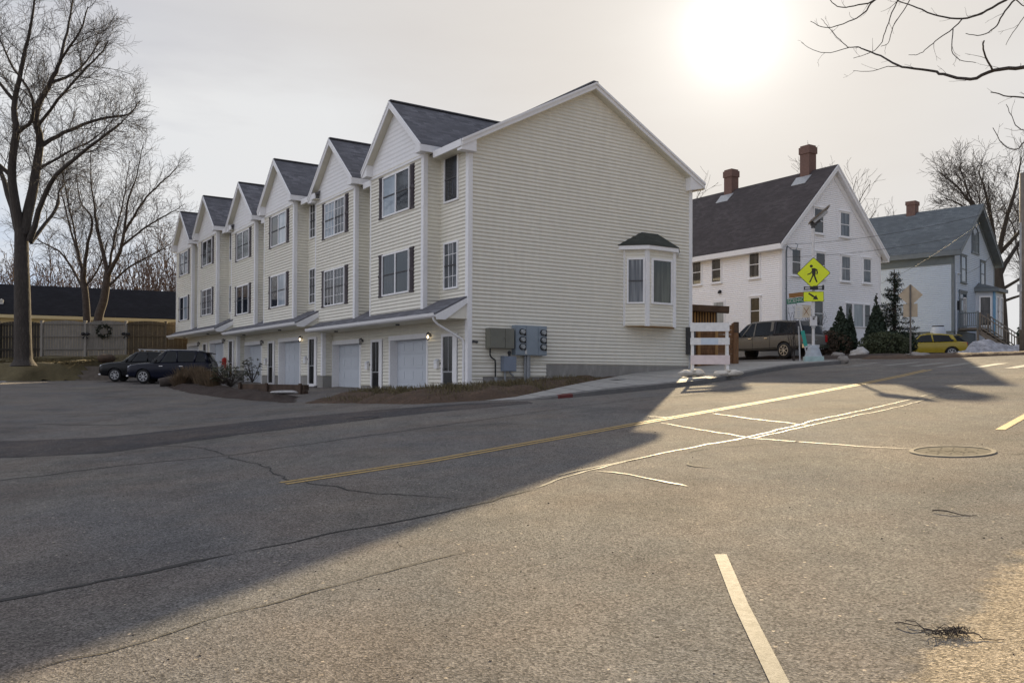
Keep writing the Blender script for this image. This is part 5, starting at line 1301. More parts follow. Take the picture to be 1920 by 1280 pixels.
cw_body = [(-2.18, .48, .84, .74), (-2.10, .34, .98, .86), (-1.7, .27, 1.03, .895), (-.8, .23, 1.0, .905), (.3, .23, .98, .905), (1.0, .24, .95, .90), (1.3, .25, .93, .89), (1.75, .29, .84, .84), (2.08, .36, .72, .72), (2.15, .44, .62, .55)]
cw_cab = [(-2.10, .96, 1.02, .74, .70), (-1.80, 1.0, 1.24, .78, .66), (-1.4, 1.02, 1.42, .82, .62), (-.8, 1.0, 1.49, .83, .60), (-.1, .99, 1.50, .83, .59), (.35, .98, 1.42, .83, .60), (1.15, .94, .96, .80, .76)]
def cw_extra(o):
    m = MB()
    for s in (1, -1): m.beam((-.4, s * .45, 1.54), (-.0, s * .55, 1.53), .03, .03)
    m.beam((-1.9, 0, 1.35), (-1.62, 0, 1.44), 1.1, .035); m.out('spoiler', 'yellow_paint', o)
    m = MB(); m.box(-2.2, -2.12, -.6, .6, .36, .56); m.out('rear_bumper', 'black', o)
    m = MB(); m.box(-2.2, -2.17, -.25, .25, .72, .84); m.out('number_plate', 'plate', o)
    for s in (1, -1): m = MB(); m.box(-.88, .88, s * .895, s * .915, .25, .33); m.out('side_cladding', 'black', o)
vehicle('hatchback', 'yellow hatchback parked tail out beside the pale blue house', 'car', (24.75, 50.6, 1.18), math.atan2(.30, -.95), 'yellow_paint', interp(cw_body), cw_cab, (1.32, -1.32), .335, .22, 'car_glass', None, ((.7, .3, .07), (-.35, -.3, .08), (-1.5, -1.3, .2)), (2.05, .75, .62), (-2.14, .82, .78, .16, .26), cw_extra).scale = (1.02, 1., .97)
# ------------------------------------------------------------------ crossing sign
def mesh_ngon(mb, pts, th, m=0, m2=None):
    """flat plate in xz facing -y: pts (x,z)"""
    mb.prism([(x, 0, z) for x, z in pts], (0, th, 0), m)
def rrect(w, h, r, n=5):
    P = []
    for cx, cz, a0 in ((w - r, h - r, 0), (-w + r, h - r, 90), (-w + r, -h + r, 180), (w - r, -h + r, 270)):
        for k in range(n + 1): a = R(a0 + 90 * k / n); P.append((cx + r * math.cos(a), cz + r * math.sin(a)))
    return P
def rot(P, a, cx=0, cz=0): c, s = math.cos(a), math.sin(a); return [(x * c - z * s + cx, x * s + z * c + cz) for x, z in P]
sx, sy = 11.94, 33.4; sz = zs(sx, sy) + .12
S = thing('crossing_signal', 'solar powered pedestrian crossing sign with a lime diamond on a white pole', 'crossing sign', (sx, sy, sz), -.24)
m = MB(); m.loft([[(a * w, b * w, z) for a, b in ((-1, -1), (1, -1), (1, 1), (-1, 1))] for w, z in ((.36, -.1), (.36, .20), (.35, .21))]); bo = m.out('base_block', 'base_green', S)
m = MB(); m.loft([[(a * w, b * w, z) for a, b in ((-1, -.5), (-.5, -1), (.5, -1), (1, -.5), (1, .5), (.5, 1), (-.5, 1), (-1, .5))] for w, z in ((.325, .205), (.20, .56), (.13, .64), (.085, .66))]); m.out('base', 'base_grey', S)
m = MB(); m.cyl((0, 0, .6), (0, 0, 5.35), .057, 16); m.out('pole', 'pole_white', S)
m = MB(); m.cyl((0, 0, 5.30), (0, 0, 5.52), .085, 12); m.box(-.11, .13, -.09, .09, 5.42, 5.56); m.beam((.02, 0, 5.5), (.24, 0, 5.62), .14, .16); m.out('bracket', 'dark_grey', S)
m = MB(); a = V((-.13, 0, 5.50)); d = V((.72, 0, .60)); nn = V((-.60, 0, .72)).normalized(); m.obox(a + V((0, -.36, 0)), d, (0, .72, 0), nn * .05); sp = m.out('solar_panel', 'wood_grey', S)
m = MB(); m.obox(a + d * .03 + V((0, -.34, 0)) + nn * .051, d * .94, (0, .68, 0), nn * .006); m.out('solar_cells', 'solar', sp)
m = MB(); m.obox(a + d * .12 + V((0, -.16, 0)) - nn * .12, d * .7, (0, .32, 0), nn * .12); m.out('battery_box', 'galv', S)
def plate(z, pts_black, pts_lime, y=-.075):
    m = MB(); m.prism([(x, y, zz + z) for x, zz in pts_black], (0, .012, 0)); return m
D = rot(rrect(.455, .455, .05), PI / 4)
m = MB(); m.prism([(x, -.085, zz + 3.50) for x, zz in D], (0, .014, 0)); pl = m.out('diamond_plate', 'sign_black', S)
m = MB(); m.q([(x, -.0875, zz + 3.50) for x, zz in rot(rrect(.435, .435, .045), PI / 4)]); m.out('lime_face', 'lime_sign', pl)
Z = 3.50; y = -.0905; m = MB()
def bl(P, yy=y): m.q([(x, yy, zz + Z) for x, zz in P])
bl([(-.085 + .058 * math.cos(2 * PI * k / 14), .285 + .058 * math.sin(2 * PI * k / 14)) for k in range(14)])
bl([(-.075, .20), (.045, .205), (.085, .165), (.08, -.03), (.055, -.075), (-.045, -.075), (-.065, .02)])          # trunk
bl([(-.075, .20), (-.065, .09), (-.125, .02), (-.24, -.03), (-.225, -.065), (-.105, -.02), (-.03, .09)], y - .0004)  # forward arm
bl([(.045, .205), (.14, .15), (.165, .02), (.135, -.055), (.10, -.045), (.115, .02), (.10, .10), (.06, .13)], y - .0008) # rear arm
bl([(-.045, -.06), (.02, -.06), (-.055, -.21), (-.115, -.35), (-.175, -.35), (-.095, -.19)], y - .0012)
bl([(-.01, -.06), (.055, -.06), (.09, -.17), (.155, -.35), (.095, -.355), (.035, -.20)], y - .0016)
m.out('walking_figure', 'sign_black', pl)
m = MB(); m.box(-.36, .34, -.10, .05, 2.86, 2.98); m.box(.33, .40, -.09, .03, 2.84, 3.03); m.box(-.02, .15, -.14, -.02, 2.84, 3.0); lb_ = m.out('light_bar', 'black', S)
m = MB(); m.box(-.32, -.14, -.115, -.1, 2.88, 2.95); m.box(.17, .31, -.115, -.1, 2.88, 2.95); m.out('beacon', 'galv', lb_)
m = MB(); m.prism([(x, -.085, zz + 2.58) for x, zz in rrect(.385, .20, .03)], (0, .014, 0)); pl = m.out('arrow_plate', 'sign_black', S)
m = MB(); m.q([(x, -.0875, zz + 2.58) for x, zz in rrect(.37, .185, .025)]); m.out('lime_face', 'lime_sign', pl)
m = MB(); A_ = [(-.23, .032), (.04, .032), (.04, .105), (.215, 0), (.04, -.105), (.04, -.032), (-.23, -.032)]
m.q([(x, -.0905, zz + 2.58) for x, zz in rot(A_, R(-36), .0, .0)]); m.out('arrow', 'sign_black', pl)
m = MB(); m.box(-.13, .13, -.14, .05, 1.42, 1.80); pb = m.out('push_button_box', 'pole_white', S); m = MB(); m.cyl((.0, -.14, 1.70), (0, -.17, 1.70), .035, 12); m.prism([(-.08, -.142, 1.77), (.06, -.142, 1.79), (.07, -.142, 1.75)], (0, -.01, 0)); m.out('button', 'sign_black', pb)
m = MB(); m.box(-.07, .07, -.10, .06, 1.34, 1.42); m.box(-.06, .06, -.09, .07, 1.80, 1.83); m.out('clamp', 'galv', S)

# leaning street name post behind it
px, py = 12.36, 35.1; T = thing('street_name_post', 'leaning post with green and brown street name blades beside the crossing sign', 'street sign', (px, py, zs(px, py)), -.3)
ln = V((-.20, 0, 1)).normalized()
m = MB(); m.beam((.0, 0, -.1), tuple(ln * 2.85), .055, .03, (0, 1, 0)); m.beam((-.34, .05, -.1), (-.40, .05, 1.55), .055, .03, (0, 1, 0)); m.out('post', 'galv', T)
def blade(name, c, w, h, mat, txt, tm, ang=.12):
    ax = V((math.cos(ang), 0, math.sin(ang))); az = V((-math.sin(ang), 0, math.cos(ang))); c = V(c); m = MB()
    m.obox(c - ax * w - az * h, ax * 2 * w, V((0, .012, 0)), az * 2 * h); o = m.out(name, mat, T)
    if txt: m = MB(); text_mb(m, txt, h * 1.75, c + V((0, 0, 0)), ax, az, 0, .004); m.out('lettering', tm, o)
    return o
blade('green_blade', (-.52, -.05, 2.62), .36, .11, 'sign_green', 'SCENIC', 'sign_white', .13)
blade('brown_blade', (-.45, -.02, 2.86), .34, .095, 'sign_brown', None, None, .10)
o = blade('white_plate', (-.40, -.05, 2.13), .15, .27, 'sign_white', None, None, -.10)
m = MB()
for k, (w_, zz) in enumerate(((.05, .14), (.06, .02), (.06, -.08), (.04, -.17))): m.box(-.40 - w_, -.40 + w_ - .01, -.058, -.0545, 2.13 + zz - .022, 2.13 + zz + .022)
m.out('lettering', 'grey_trim', o)
o = blade('tan_plate', (-.10, -.045, 2.16), .18, .26, 'sign_tan', None, None, 0.)
m = MB()
for s in (1, -1): m.beam((-.10 - .10, -.05, 2.16 - s * .16), (-.10 + .10, -.05, 2.16 + s * .16), .022, .004, (0, 1, 0))
m.out('cross', 'sign_brown', o)
m = MB(); m.beam((-.25, -.03, 1.36), (-.12, -.03, .72), .15, .012, (0, 1, 0)); m.out('turquoise_ribbon', 'turquoise', T)
# back of a road sign by the island
t = thing('road_sign', 'back of a diamond road sign with a square plate below on a thin post', 'road sign', (16.5, 34.9, zs(16.5, 34.9)), -.45)
m = MB(); m.beam((0, 0, -.1), (0, 0, 3.05), .07, .04, (0, 1, 0)); m.out('post', 'sign_post', t)
m = MB(); m.prism([(x, .03, z + 2.62) for x, z in rot(rrect(.33, .33, .03), PI / 4 )], (0, .008, 0)); m.out('diamond_plate', 'sign_back', t)
m = MB(); m.box(-.27, .27, .03, .038, 1.72, 2.26); m.out('square_plate', 'sign_back', t)
# utility pole
ux, uy = 21.5, 35.4; t = thing('utility_pole', 'tall grey wooden utility pole at the right edge', 'utility pole', (ux, uy, zs(ux, uy)))
m = MB(); m.cyl((0, 0, -.2), (0, 0, 7.6), .17, 14, r2=.13); m.out('shaft', 'wood_grey', t, True)
m = MB(); m.beam((-.17, -.05, 1.0), (-.15, -.05, 5.5), .06, .06); m.box(-.2, -.14, -.12, .12, 2.6, 2.9); m.out('conduit', 'galv', t)
def wire(lb, p, q, sag, r_=.009):
    p = V(p); q = V(q); P = [p.lerp(q, k / 20) + V((0, 0, -sag * 4 * (k / 20) * (1 - k / 20))) for k in range(21)]
    m = MB(); m.tube(P, r_, 5); o = m.out('overhead_wire', 'wire', None, fix=False); tag(o, lb, 'wire', 'service wires to the houses')
wire('upper service wire from the white house corner to the utility pole', (15.0, 46.2, 7.3), (ux, uy, zs(ux, uy) + 6.3), .35)
wire('lower service wire crossing the gable of the white house', (15.0, 46.2, 6.6), (ux, uy, zs(ux, uy) + 5.5), .3)
wire('service wire from the pale blue house downspout to the utility pole', (29.2, 54.3, 6.75), (ux, uy, zs(ux, uy) + 5.9), .5)
wire('service wire rising across the slate roof to the utility pole', (24.6, 57.5, 6.2), (ux, uy, zs(ux, uy) + 6.9), .4)

# ------------------------------------------------------------------ barricade with sandbags
bx_, by_ = 6.22, 26.55; bz_ = zs(bx_, by_) + .15
B = thing('road_barricade', 'white folding road barricade with three wide rails on the kerb corner', 'barricade', (bx_, by_, bz_), -.16); B.scale = (1, 1, 1.09)
for x in (-.53, .53):
    m = MB(); m.beam((x, -.28, .0), (x, -.03, 1.52), .085, .085, (1, 0, 0)); m.out('leg', 'barricade_white', B)
    m = MB(); m.beam((x, .30, .0), (x, .05, 1.46), .07, .07, (1, 0, 0)); m.out('leg', 'barricade_white', B)
def yb_(z): return -.28 + .25 * z / 1.52 - .05
for z0, z1, mt_ in ((1.27, 1.52, 'barricade_white'), (.88, 1.08, 'barricade_white'), (.32, .58, 'barricade_pink')):
    m = MB(); m.prism([(-.60, yb_(z0), z0), (.60, yb_(z0), z0), (.60, yb_(z1), z1), (-.60, yb_(z1), z1)], (0, -.025, 0)); o = m.out('rail', mt_, B)
    if z0 == .88: m = MB(); m.prism([(-.27, yb_(z0 + .01) - .027, z0 + .01), (.25, yb_(z0 + .01) - .027, z0 + .01), (.25, yb_(z1 - .01) - .027, z1 - .01), (-.27, yb_(z1 - .01) - .027, z1 - .01)], (0, -.004, 0)); m.out('reflective_strip', 'barricade_blue', o)
for i, (x, lb) in enumerate(((-.55, 'pale sandbag over the left foot of the barricade'), (.52, 'pale sandbag over the right foot of the barricade'))):
    c = V((bx_, by_, bz_)) + Matrix.Rotation(-.16, 3, 'Z') @ V((x, -.30, .05)); t = thing('sandbag', lb, 'sandbag', tuple(c), .25 - .3 * i, 'sandbags on the barricade')
    m = MB(); m.blob((-.16, 0, .01), (.28, .19, .10), i + 2, .3, 0, 18, 10); m.blob((.17, .02, .03), (.28, .18, .11), i + 7, .3, 0, 18, 10); m.out('sack', 'sandbag', t, True)
    m = MB(); m.blob((.02, 0, .10), (.09, .17, .05), i, .2, 0, 10, 6); m.out('neck', 'sandbag', t, True)
# timber enclosure and slatted lean-to behind the barricade
t = thing('timber_enclosure', 'brown timber enclosure with a slatted screen and flat capping beam behind the barricade', 'enclosure', (7.45, 35.35, zs(8, 35.3)), -.14)
for k in range(9):
    m = MB(); m.box(-.3, 1.78, -.02, .02, .04 + k * .2, .225 + k * .2); m.out('board', 'wood_brown', t)
for x in (-.3, .38, 1.1, 1.82): m = MB(); m.box(x - .06, x + .06, -.10, -.021, -.1, 1.86); m.out('post', 'wood_orange' if x < 1.5 else 'wood_brown', t)
for k in range(13): m = MB(); m.box(-.36 + k * .115, -.36 + k * .115 + .06, .30, .34, 1.5, 2.46); m.out('slat', 'wood_orange', t)
m = MB(); m.beam((-.5, .25, 2.60), (1.62, .10, 2.46), .55, .26); m.out('capping_beam', 'wood_dark', t)
m = MB(); m.box(-.45, 1.15, .4, .44, .0, 2.45); m.out('back_panel', 'wood_dark', t)
m = MB(); m.box(1.78, 1.98, -.14, .7, -.1, 1.92); m.out('end_post', 'wood_brown', t)
m = MB(); m.box(1.80, 1.99, -.16, .4, 1.5, 1.94); m.out('post_cap', 'wood_dark', t)
t = thing('pipe_rail', 'thin grey pipe rail between the timber enclosure and the pickup truck', 'railing', (10.4, 41.2, zs(10.4, 41.2)), 1.)
m = MB(); m.cyl((-1.2, 0, 1.45), (1.6, 0, 1.45), .03, 8); m.out('rail', 'galv', t)
for x in (-1., 1.4): m = MB(); m.cyl((x, 0, -.1), (x, 0, 1.45), .03, 8); m.out('post', 'galv', t)

# ------------------------------------------------------------------ covers in the street
def cover(name, label, x, y, r_, mat='iron', ringm='iron_ring', txt=None, h=.008, rz=0):
    nx = V((-.06, -.04, 1)).normalized(); ax = V((1, 0, .06)).normalized(); ay = nx.cross(ax)
    ax, ay = ax * math.cos(rz) + ay * math.sin(rz), ay * math.cos(rz) - ax * math.sin(rz)
    t = thing(name, label, 'manhole cover', g3(x, y, h)); C_ = V((0, 0, 0)); P = lambda r, a, z=0: C_ + ax * (r * math.cos(a)) + ay * (r * math.sin(a)) + nx * z
    m = MB(); n = 40
    for k in range(n):
        a, b = 2 * PI * k / n, 2 * PI * (k + 1) / n
        m.q([P(r_, a, -.004), P(r_, b, -.004), P(r_ * .985, b, .006), P(r_ * .985, a, .006)]); m.q([P(r_ * .985, a, .006), P(r_ * .985, b, .006), P(r_ * .88, b, .006), P(r_ * .88, a, .006)]); m.q([P(r_ * .88, a, .006), P(r_ * .88, b, .006), P(r_ * .87, b, -.002), P(r_ * .87, a, -.002)])
    m.out('ring', ringm, t, fix=False)
    m = MB(); m.q([P(r_ * .87, 2 * PI * k / n, -.002) for k in range(n)])
    for i in (-4, -2, 0, 2, 4):
        for j in (-4, -2, 2, 4):
            x_, y_ = i * r_ * .14, j * r_ * .14
            if math.hypot(x_, y_) < r_ * .78 and (abs(j) > 1 or not txt): q = C_ + ax * x_ + ay * y_; s = r_ * .022; m.obox(q - ax * s - ay * s - nx * .002, ax * 2 * s, ay * 2 * s, nx * .003)
    if txt: text_mb(m, txt, r_ * .34, C_, ax, ay, 0, .003)
    m.out('lid', mat, t, fix=False); return t
cover('manhole_cover', 'round cast iron manhole cover with raised lettering in the sunlit street', 5.02, 9.62, .45, 'iron', 'iron_ring', 'SEWER', rz=-.55)
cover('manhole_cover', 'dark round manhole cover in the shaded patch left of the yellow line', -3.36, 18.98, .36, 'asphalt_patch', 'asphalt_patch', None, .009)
mb = MB()
cx_, cy_ = 3.5, 27.0
t = thing('sidewalk_grate', 'dark utility cover set in the sidewalk below the bay window', 'cover', g3(cx_, cy_, .157), .6)
m = MB(); m.box(-.34, .34, -.22, .22, -.006, .0); m.out('frame', 'dark_grey', t)
for k in range(7): m = MB(); m.box(-.31 + k * .09, -.31 + k * .09 + .05, -.19, .19, .0, .007); m.out('bar', 'galv', t)
# fallen twigs
def twigs(name, lb, x, y, n, sp, ln, seed, th=.004, stick=()):
    t = tag(None or thing(name, lb, 'twigs', g3(x, y, 0)), None); rg = random.Random(seed); m = MB(); z0 = float(gz(x, y))
    for k in range(n):
        a = rg.gauss(-.35, .9); c = (x + rg.gauss(0, sp), y + rg.gauss(0, sp * .45)); l = ln * rg.uniform(.3, 1.); P = []
        for j in range(4):
            p = (c[0] + math.cos(a) * l * (j / 3 - .5), c[1] + math.sin(a) * l * (j / 3 - .5)); a += rg.gauss(0, .25)
            P.append((p[0] - x, p[1] - y, float(gz(*p)) - z0 + .006 + rg.random() * .035))
        m.tube(P, [th * rg.uniform(.5, 1.2)] * 4, 4)
    m.out('twigs', 'bark_dark', t, fix=False)
    for (a, b, r_) in stick:
        m = MB(); P = [V(a).lerp(V(b), k / 6) + V((rg.gauss(0, .008), rg.gauss(0, .006), 0)) for k in range(7)]
        m.tube([(p.x - x, p.y - y, float(gz(p.x, p.y)) - z0 + .014 + .01 * math.sin(k)) for k, p in enumerate(P)], [r_ * (1 - k * .1) for k in range(7)], 5); m.out('stick', 'bark_dark', t, fix=False)
twigs('twig_litter', 'small heap of dark fallen twigs on the street at the lower right', 2.10, 4.05, 60, .04, .10, 1, .0020, (((1.92, 4.22, 0), (2.08, 4.08, 0), .0035), ((2.12, 4.05, 0), (2.30, 3.95, 0), .004), ((1.97, 4.25, 0), (2.06, 4.12, 0), .003)))
twigs('fallen_twig', 'single thin dark twig lying on the sunlit asphalt', 3.43, 6.55, 0, .1, .1, 2, .004, (((3.30, 6.66, 0), (3.55, 6.42, 0), .006),))
# pale rocks, snow, wood at the verge
def rock(lb, x, y, r_, seed, mat='rock', z=0, nm='boulder', cat='rock', gr='rocks by the hedge'):
    t = thing(nm, lb, cat, (x, y, zs(x, y) + z), seed, gr); m = MB(); m.blob((0, 0, r_[2] * .5), r_, seed, .45, 0, 16, 10); m.out('stone', mat, t, True)
rock('pale rounded boulder in front of the dark evergreens', 16.55, 40.2, (.50, .32, .28), 2, 'rock_pale')
rock('small grey boulder left of the pale boulder', 15.6, 40.3, (.34, .24, .18), 3, 'rock')
rock('low grey stone at the foot of the road sign post', 16.9, 35.2, (.6, .35, .16), 5, 'rock')
rock('dark stone at the end of the corner kerb', 12.95, 33.0, (.24, .2, .16), 6, 'rock', .05)
mound('snow_bank', [(20.2, 39.2), (21.2, 38.4), (22.6, 37.6), (24.2, 37.2), (25.3, 37.9), (24.6, 39.2), (23.6, 40.6), (21.6, 41.)], .60, 1.5, .12, 'snow', .36, 1.1, 'thing', label='grey crusted snow pile beside the yellow hatchback', cat='snow pile', ragged=.2, seed=4.)
mound('snow_bank', [(-31.5, 45.2), (-29.2, 44.9), (-27.6, 44.9), (-27.2, 45.6), (-28.6, 46.4), (-31., 46.6)], .42, .9, .14, 'snow', .2, 1.2, 'thing', label='low dirty snow heap at the far left edge of the parking court', cat='snow pile', ragged=.25, seed=9.)
for n_ in ('snow_bank', 'snow_bank.001'): bpy.data.objects[n_].pop('kind', None)
mb = MB()
# timber retaining edge in front of the third garage
t = thing('timber_edging', 'low dark timber retaining edge in front of the middle garages', 'timber edging', (-9.35, 33.1, zs(-9.35, 33.1)), math.atan2(-2.6, 3.3))
for k in range(2):
    m = MB(); m.box(-2.2, 2.0, -.12 + k * .03, .10 + k * .03, -.06 + k * .22, .15 + k * .22); m.out('timber', 'wood_dark', t)
for x in (-2.1, -.3, 1.8): m = MB(); m.box(x, x + .12, -.2, -.122, -.1, .42); m.out('stake', 'wood_dark', t)
t = thing('log_stump', 'dark weathered log at the corner of the shrub bed', 'log', (-16.2, 40.6, zs(-16.2, 40.6)), .4)
m = MB(); m.tube([(-.7, 0, .2), (-.2, .05, .27), (.3, 0, .22), (.6, .05, .2)], [.2, .24, .22, .18], 10, 0, True); m.out('log', 'bark_dark', t, True)
t = thing('splash_block', 'flat pale stone lying on the bed by the middle garages', 'stone', (-8.0, 29.6, zs(-8., 29.6) + .2), .3)
m = MB(); m.blob((0, 0, 0), (.5, .3, .07), 3, .3, 0, 14, 6); m.out('stone', 'rock_pale', t)
# ------------------------------------------------------------------ shrubs and evergreens
def leafcloud(m, c, r, n, size, rg, shape='ell', droop=0.):
    c = V(c)
    for k in range(n):
        while True:
            p = V((rg.uniform(-1, 1), rg.uniform(-1, 1), rg.uniform(-1, 1)))
            if .12 < p.length < 1: break
        if shape == 'cone':
            h = (p.z + 1) / 2; h = 1 - math.sqrt(1 - h * .999); q = V((p.x, p.y, 0)); w = (1 - h) ** .8
            pos = c + V((q.x * r[0] * w, q.y * r[1] * w, h * r[2]))
        else: pos = c + V((p.x * r[0], p.y * r[1], p.z * r[2]))
        lump = fbm(pos.x * 1.0, pos.y + pos.z * 1.3, 1.5, 3)
        if lump < -.22 and rg.random() < .8: continue
        d = V((rg.gauss(0, 1), rg.gauss(0, 1), rg.gauss(0, 1) - droop)).normalized() * size * rg.uniform(.6, 1.5)
        e = d.cross(V((rg.random(), rg.random(), rg.random() - .4))).normalized() * size * .32
        m.q([pos - d * .5, pos + e, pos + d * .5, pos - e])
def conifer(name, label, x, y, h, w, n, seed, mat='evergreen', group=None, size=.16):
    rg = random.Random(seed); z = zs(x, y); t = thing(name, label, 'evergreen', (x, y, z), 0, group)
    m = MB(); m.tube([(0, 0, -.1), (0, 0, h * .9)], [.07 + h * .01, .02], 6); m.out('trunk', 'bark_dark', t)
    m = MB(); leafcloud(m, (0, 0, .08), (w, w, h), n, size, rg, 'cone', .3); m.out('crown', mat, t, fix=False)
conifer('arborvitae', 'dark cone shaped arborvitae below the white house triple window, left one', 17.0, 43.6, 2.9, .95, 5200, 1)
conifer('arborvitae', 'narrow dark arborvitae tip beside the wide one by the triple window', 17.65, 44.0, 2.75, .45, 2600, 2)
conifer('arborvitae', 'tall slim dark arborvitae at the right edge of the triple window', 19.2, 44.4, 3.6, .75, 5200, 3)
conifer('arborvitae', 'short dark arborvitae just left of the spruce', 18.85, 43.6, 2.3, .8, 3600, 7)
# spruce with tiers
x, y = 20.6, 45.4; z = zs(x, y); rg = random.Random(5); t = thing('spruce_tree', 'open dark spruce with pale branch tips between the two houses', 'spruce', (x, y, z))
m = MB(); m.tube([(0, 0, -.1), (.02, 0, 2.5), (.0, 0, 4.7)], [.14, .08, .02], 8); m.out('trunk', 'bark_dark', t)
m = MB(); m2 = MB(); m3 = MB(); zz = .25
while zz < 4.5:
    L_ = 1.45 * (1 - zz / 4.75) ** .85 + .08
    for k in range(9):
        an = rg.uniform(0, 6.28); l = L_ * rg.uniform(.65, 1.15); d = V((math.cos(an), math.sin(an), -.10)); p0 = V((0, 0, zz + rg.uniform(-.1, .1)))
        P = [p0, p0 + d * l * .5 + V((0, 0, -.04)), p0 + d * l + V((0, 0, .07 * l))]; m3.tube(P, [.018, .012, .005], 3)
        for j in range(int(60 * l) + 10):
            s = rg.random() ** .7; p = P[0].lerp(P[1], s * 2) if s < .5 else P[1].lerp(P[2], s * 2 - 1)
            p = p + V([rg.gauss(0, .05 + .05 * (1 - s)) for _ in range(3)]); e = (d * .6 + V([rg.gauss(0, .5) for _ in range(3)])).normalized() * rg.uniform(.08, .16); f_ = e.cross(V((0, .3, 1))).normalized() * .025
            (m2 if (rg.random() < (.30 if d.x > .3 and s > .5 and zz > 1.2 else .05)) else m).q([p - e * .5, p + f_, p + e * .5, p - f_])  # paler needles, mostly on the outer tips of one side
    zz += .26
m.out('crown', 'evergreen', t, fix=False); m2.out('pale_tips', 'rock_pale', t, fix=False); m3.out('branches', 'bark_dark', t, fix=False)
def bush(name, label, x, y, r, n, seed, mat, size=.12, cat='shrub', group=None, stems=0):
    rg = random.Random(seed); t = thing(name, label, cat, (x, y, zs(x, y)), 0, group); m = MB(); leafcloud(m, (0, 0, r[2] * .85), r, n, size, rg); m.out('foliage', mat, t, fix=False)
    m = MB()
    for k in range(stems or 7):
        a = rg.uniform(0, 6.28); q = V((math.cos(a) * r[0] * rg.uniform(.3, .8), math.sin(a) * r[1] * .6, r[2] * rg.uniform(1., 1.5))); m.tube([(0, 0, -.05), tuple(q * .5 + V((rg.gauss(0, .05), 0, .05))), tuple(q)], [.02, .015, .008], 4)
    m.out('stems', 'twig', t, fix=False)
bush('shrub', 'low olive evergreen shrub between the arborvitae and the spruce', 18.4, 41.6, (1.3, .8, .65), 3200, 11, 'evergreen_light')
bush('shrub', 'dark low evergreen shrub at the foot of the spruce', 19.35, 42.8, (1.2, .9, .7), 3600, 12, 'evergreen')
bush('shrub', 'brown leafless hedge behind the pickup truck tailgate', 16.3, 43.3, (1.2, .8, .75), 3800, 13, 'brush_brown', .10)
bush('shrub', 'dark dense bush at the right of the porch steps', 33.6, 52.4, (2.1, 1.4, 1.75), 7000, 14, 'evergreen', .2)
bush('shrub', 'dark evergreen mass under the arched window corner by the utility pole', 31.4, 46.6, (1.3, 1.1, 1.1), 4500, 15, 'evergreen', .18)
# twiggy shrub in front of the white house and by the street name post
def twiggy(label, x, y, h, w, seed, n=36, mat='twig', minr=.008):
    global spec_min
    rg = random.Random(seed); t = thing('leafless_shrub', label, 'shrub', (x, y, zs(x, y)), 0, 'leafless shrubs'); m = MB(); spec_min = minr
    for k in range(n):
        a = rg.uniform(0, 6.28); q = V((math.cos(a) * w * rg.random(), math.sin(a) * w * rg.random(), h * rg.uniform(.7, 1.1))); P = [V((q.x * .15, q.y * .15, -.05)), q * .5 + V((rg.gauss(0, .08), rg.gauss(0, .08), 0)), q]; R_ = [.018, .014, .006]; m.tube(P, R_, 3); sprout(m, P, R_, [(.22, .5, .25, .6, .08, 3, 3)], 0, rg)
    m.out('branches', mat, t, fix=False)
twiggy('leafless twiggy shrub against the white house wall right of the pickup', 15.9, 44.6, 2.3, .8, 3)
twiggy('thin dark leafless shrub behind the leaning street name post', 12.6, 37.6, 2.3, .4, 4, 6)
# bed in front of the townhouse: brown ornamental grass, rhododendrons
def clump(label, x, y, h, w, n, seed, mat='straw', group='dry grass clumps in the shrub bed'):
    rg = random.Random(seed); t = thing('dry_grass', label, 'grass clump', (x, y, zs(x, y) + .1), 0, group); m = MB()
    for k in range(n):
        a = rg.uniform(0, 6.28); r_ = w * rg.random(); b = V((r_ * .5 * math.cos(a), r_ * .5 * math.sin(a), -.05)); e = V((r_ * 1.3 * math.cos(a), r_ * 1.3 * math.sin(a), h * rg.uniform(.5, 1.1))); s = V((-math.sin(a), math.cos(a), 0)) * .012
        md = b.lerp(e, .55) + V((0, 0, .12 * h)); m.q([b - s, b + s, md + s, md - s]); m.q([md - s, md + s, e, e])
    m.out('blades', mat, t, fix=False)
# individual dry clumps, each named by what it stands next to
for i, (x, y, h, w, lb) in enumerate(((-16.1, 41.3, .85, .5, 'dry brown grass clump at the far end of the bed beside the log'), (-15.2, 40.4, .95, .6, 'tall dry brown grass clump in front of the navy car rear wheel'), (-14.5, 39.4, .9, .6, 'dry brown grass clump left of the pale leaved shrub'),
        (-13.8, 38.2, .8, .6, 'dry brown grass clump between the two broadleaf shrubs'), (-13.2, 37.2, .7, .55, 'low dry grass clump in front of the dark broadleaf shrub'), (-15.6, 39.6, .6, .6, 'low sprawling dry grass at the outer edge of the bed'))):
    clump(lb, x, y, h, w, 420, 50 + i)
def rhodo(label, x, y, r, n, seed):
    rg = random.Random(seed); t = thing('rhododendron', label, 'shrub', (x, y, zs(x, y) + .15), 0); m = MB(); m2 = MB(); st = MB()
    for k in range(n):
        a = rg.uniform(0, 6.28); u = rg.random() ** .5; c = V((r[0] * u * math.cos(a), r[1] * u * math.sin(a), r[2] * (.35 + rg.uniform(.1, 1.3) * (1 - u * .45))))
        if k % 3 == 0: st.tube([(0, 0, 0), tuple(c * .55), tuple(c)], [.018, .013, .007], 3)
        for j in range(9):
            b = 6.28 * j / 9 + rg.random(); d = V((math.cos(b), math.sin(b), rg.uniform(-.7, .25))).normalized() * rg.uniform(.12, .19); e = d.cross(V((0, 0, 1))).normalized() * .032
            (m2 if rg.random() < .34 else m).q([c, c + d * .5 + e, c + d, c + d * .5 - e])
    m.out('leaves', 'rhodo_leaf', t, fix=False); m2.out('pale_leaves', 'rhodo_pale', t, fix=False); st.out('stems', 'bark_dark', t, fix=False)
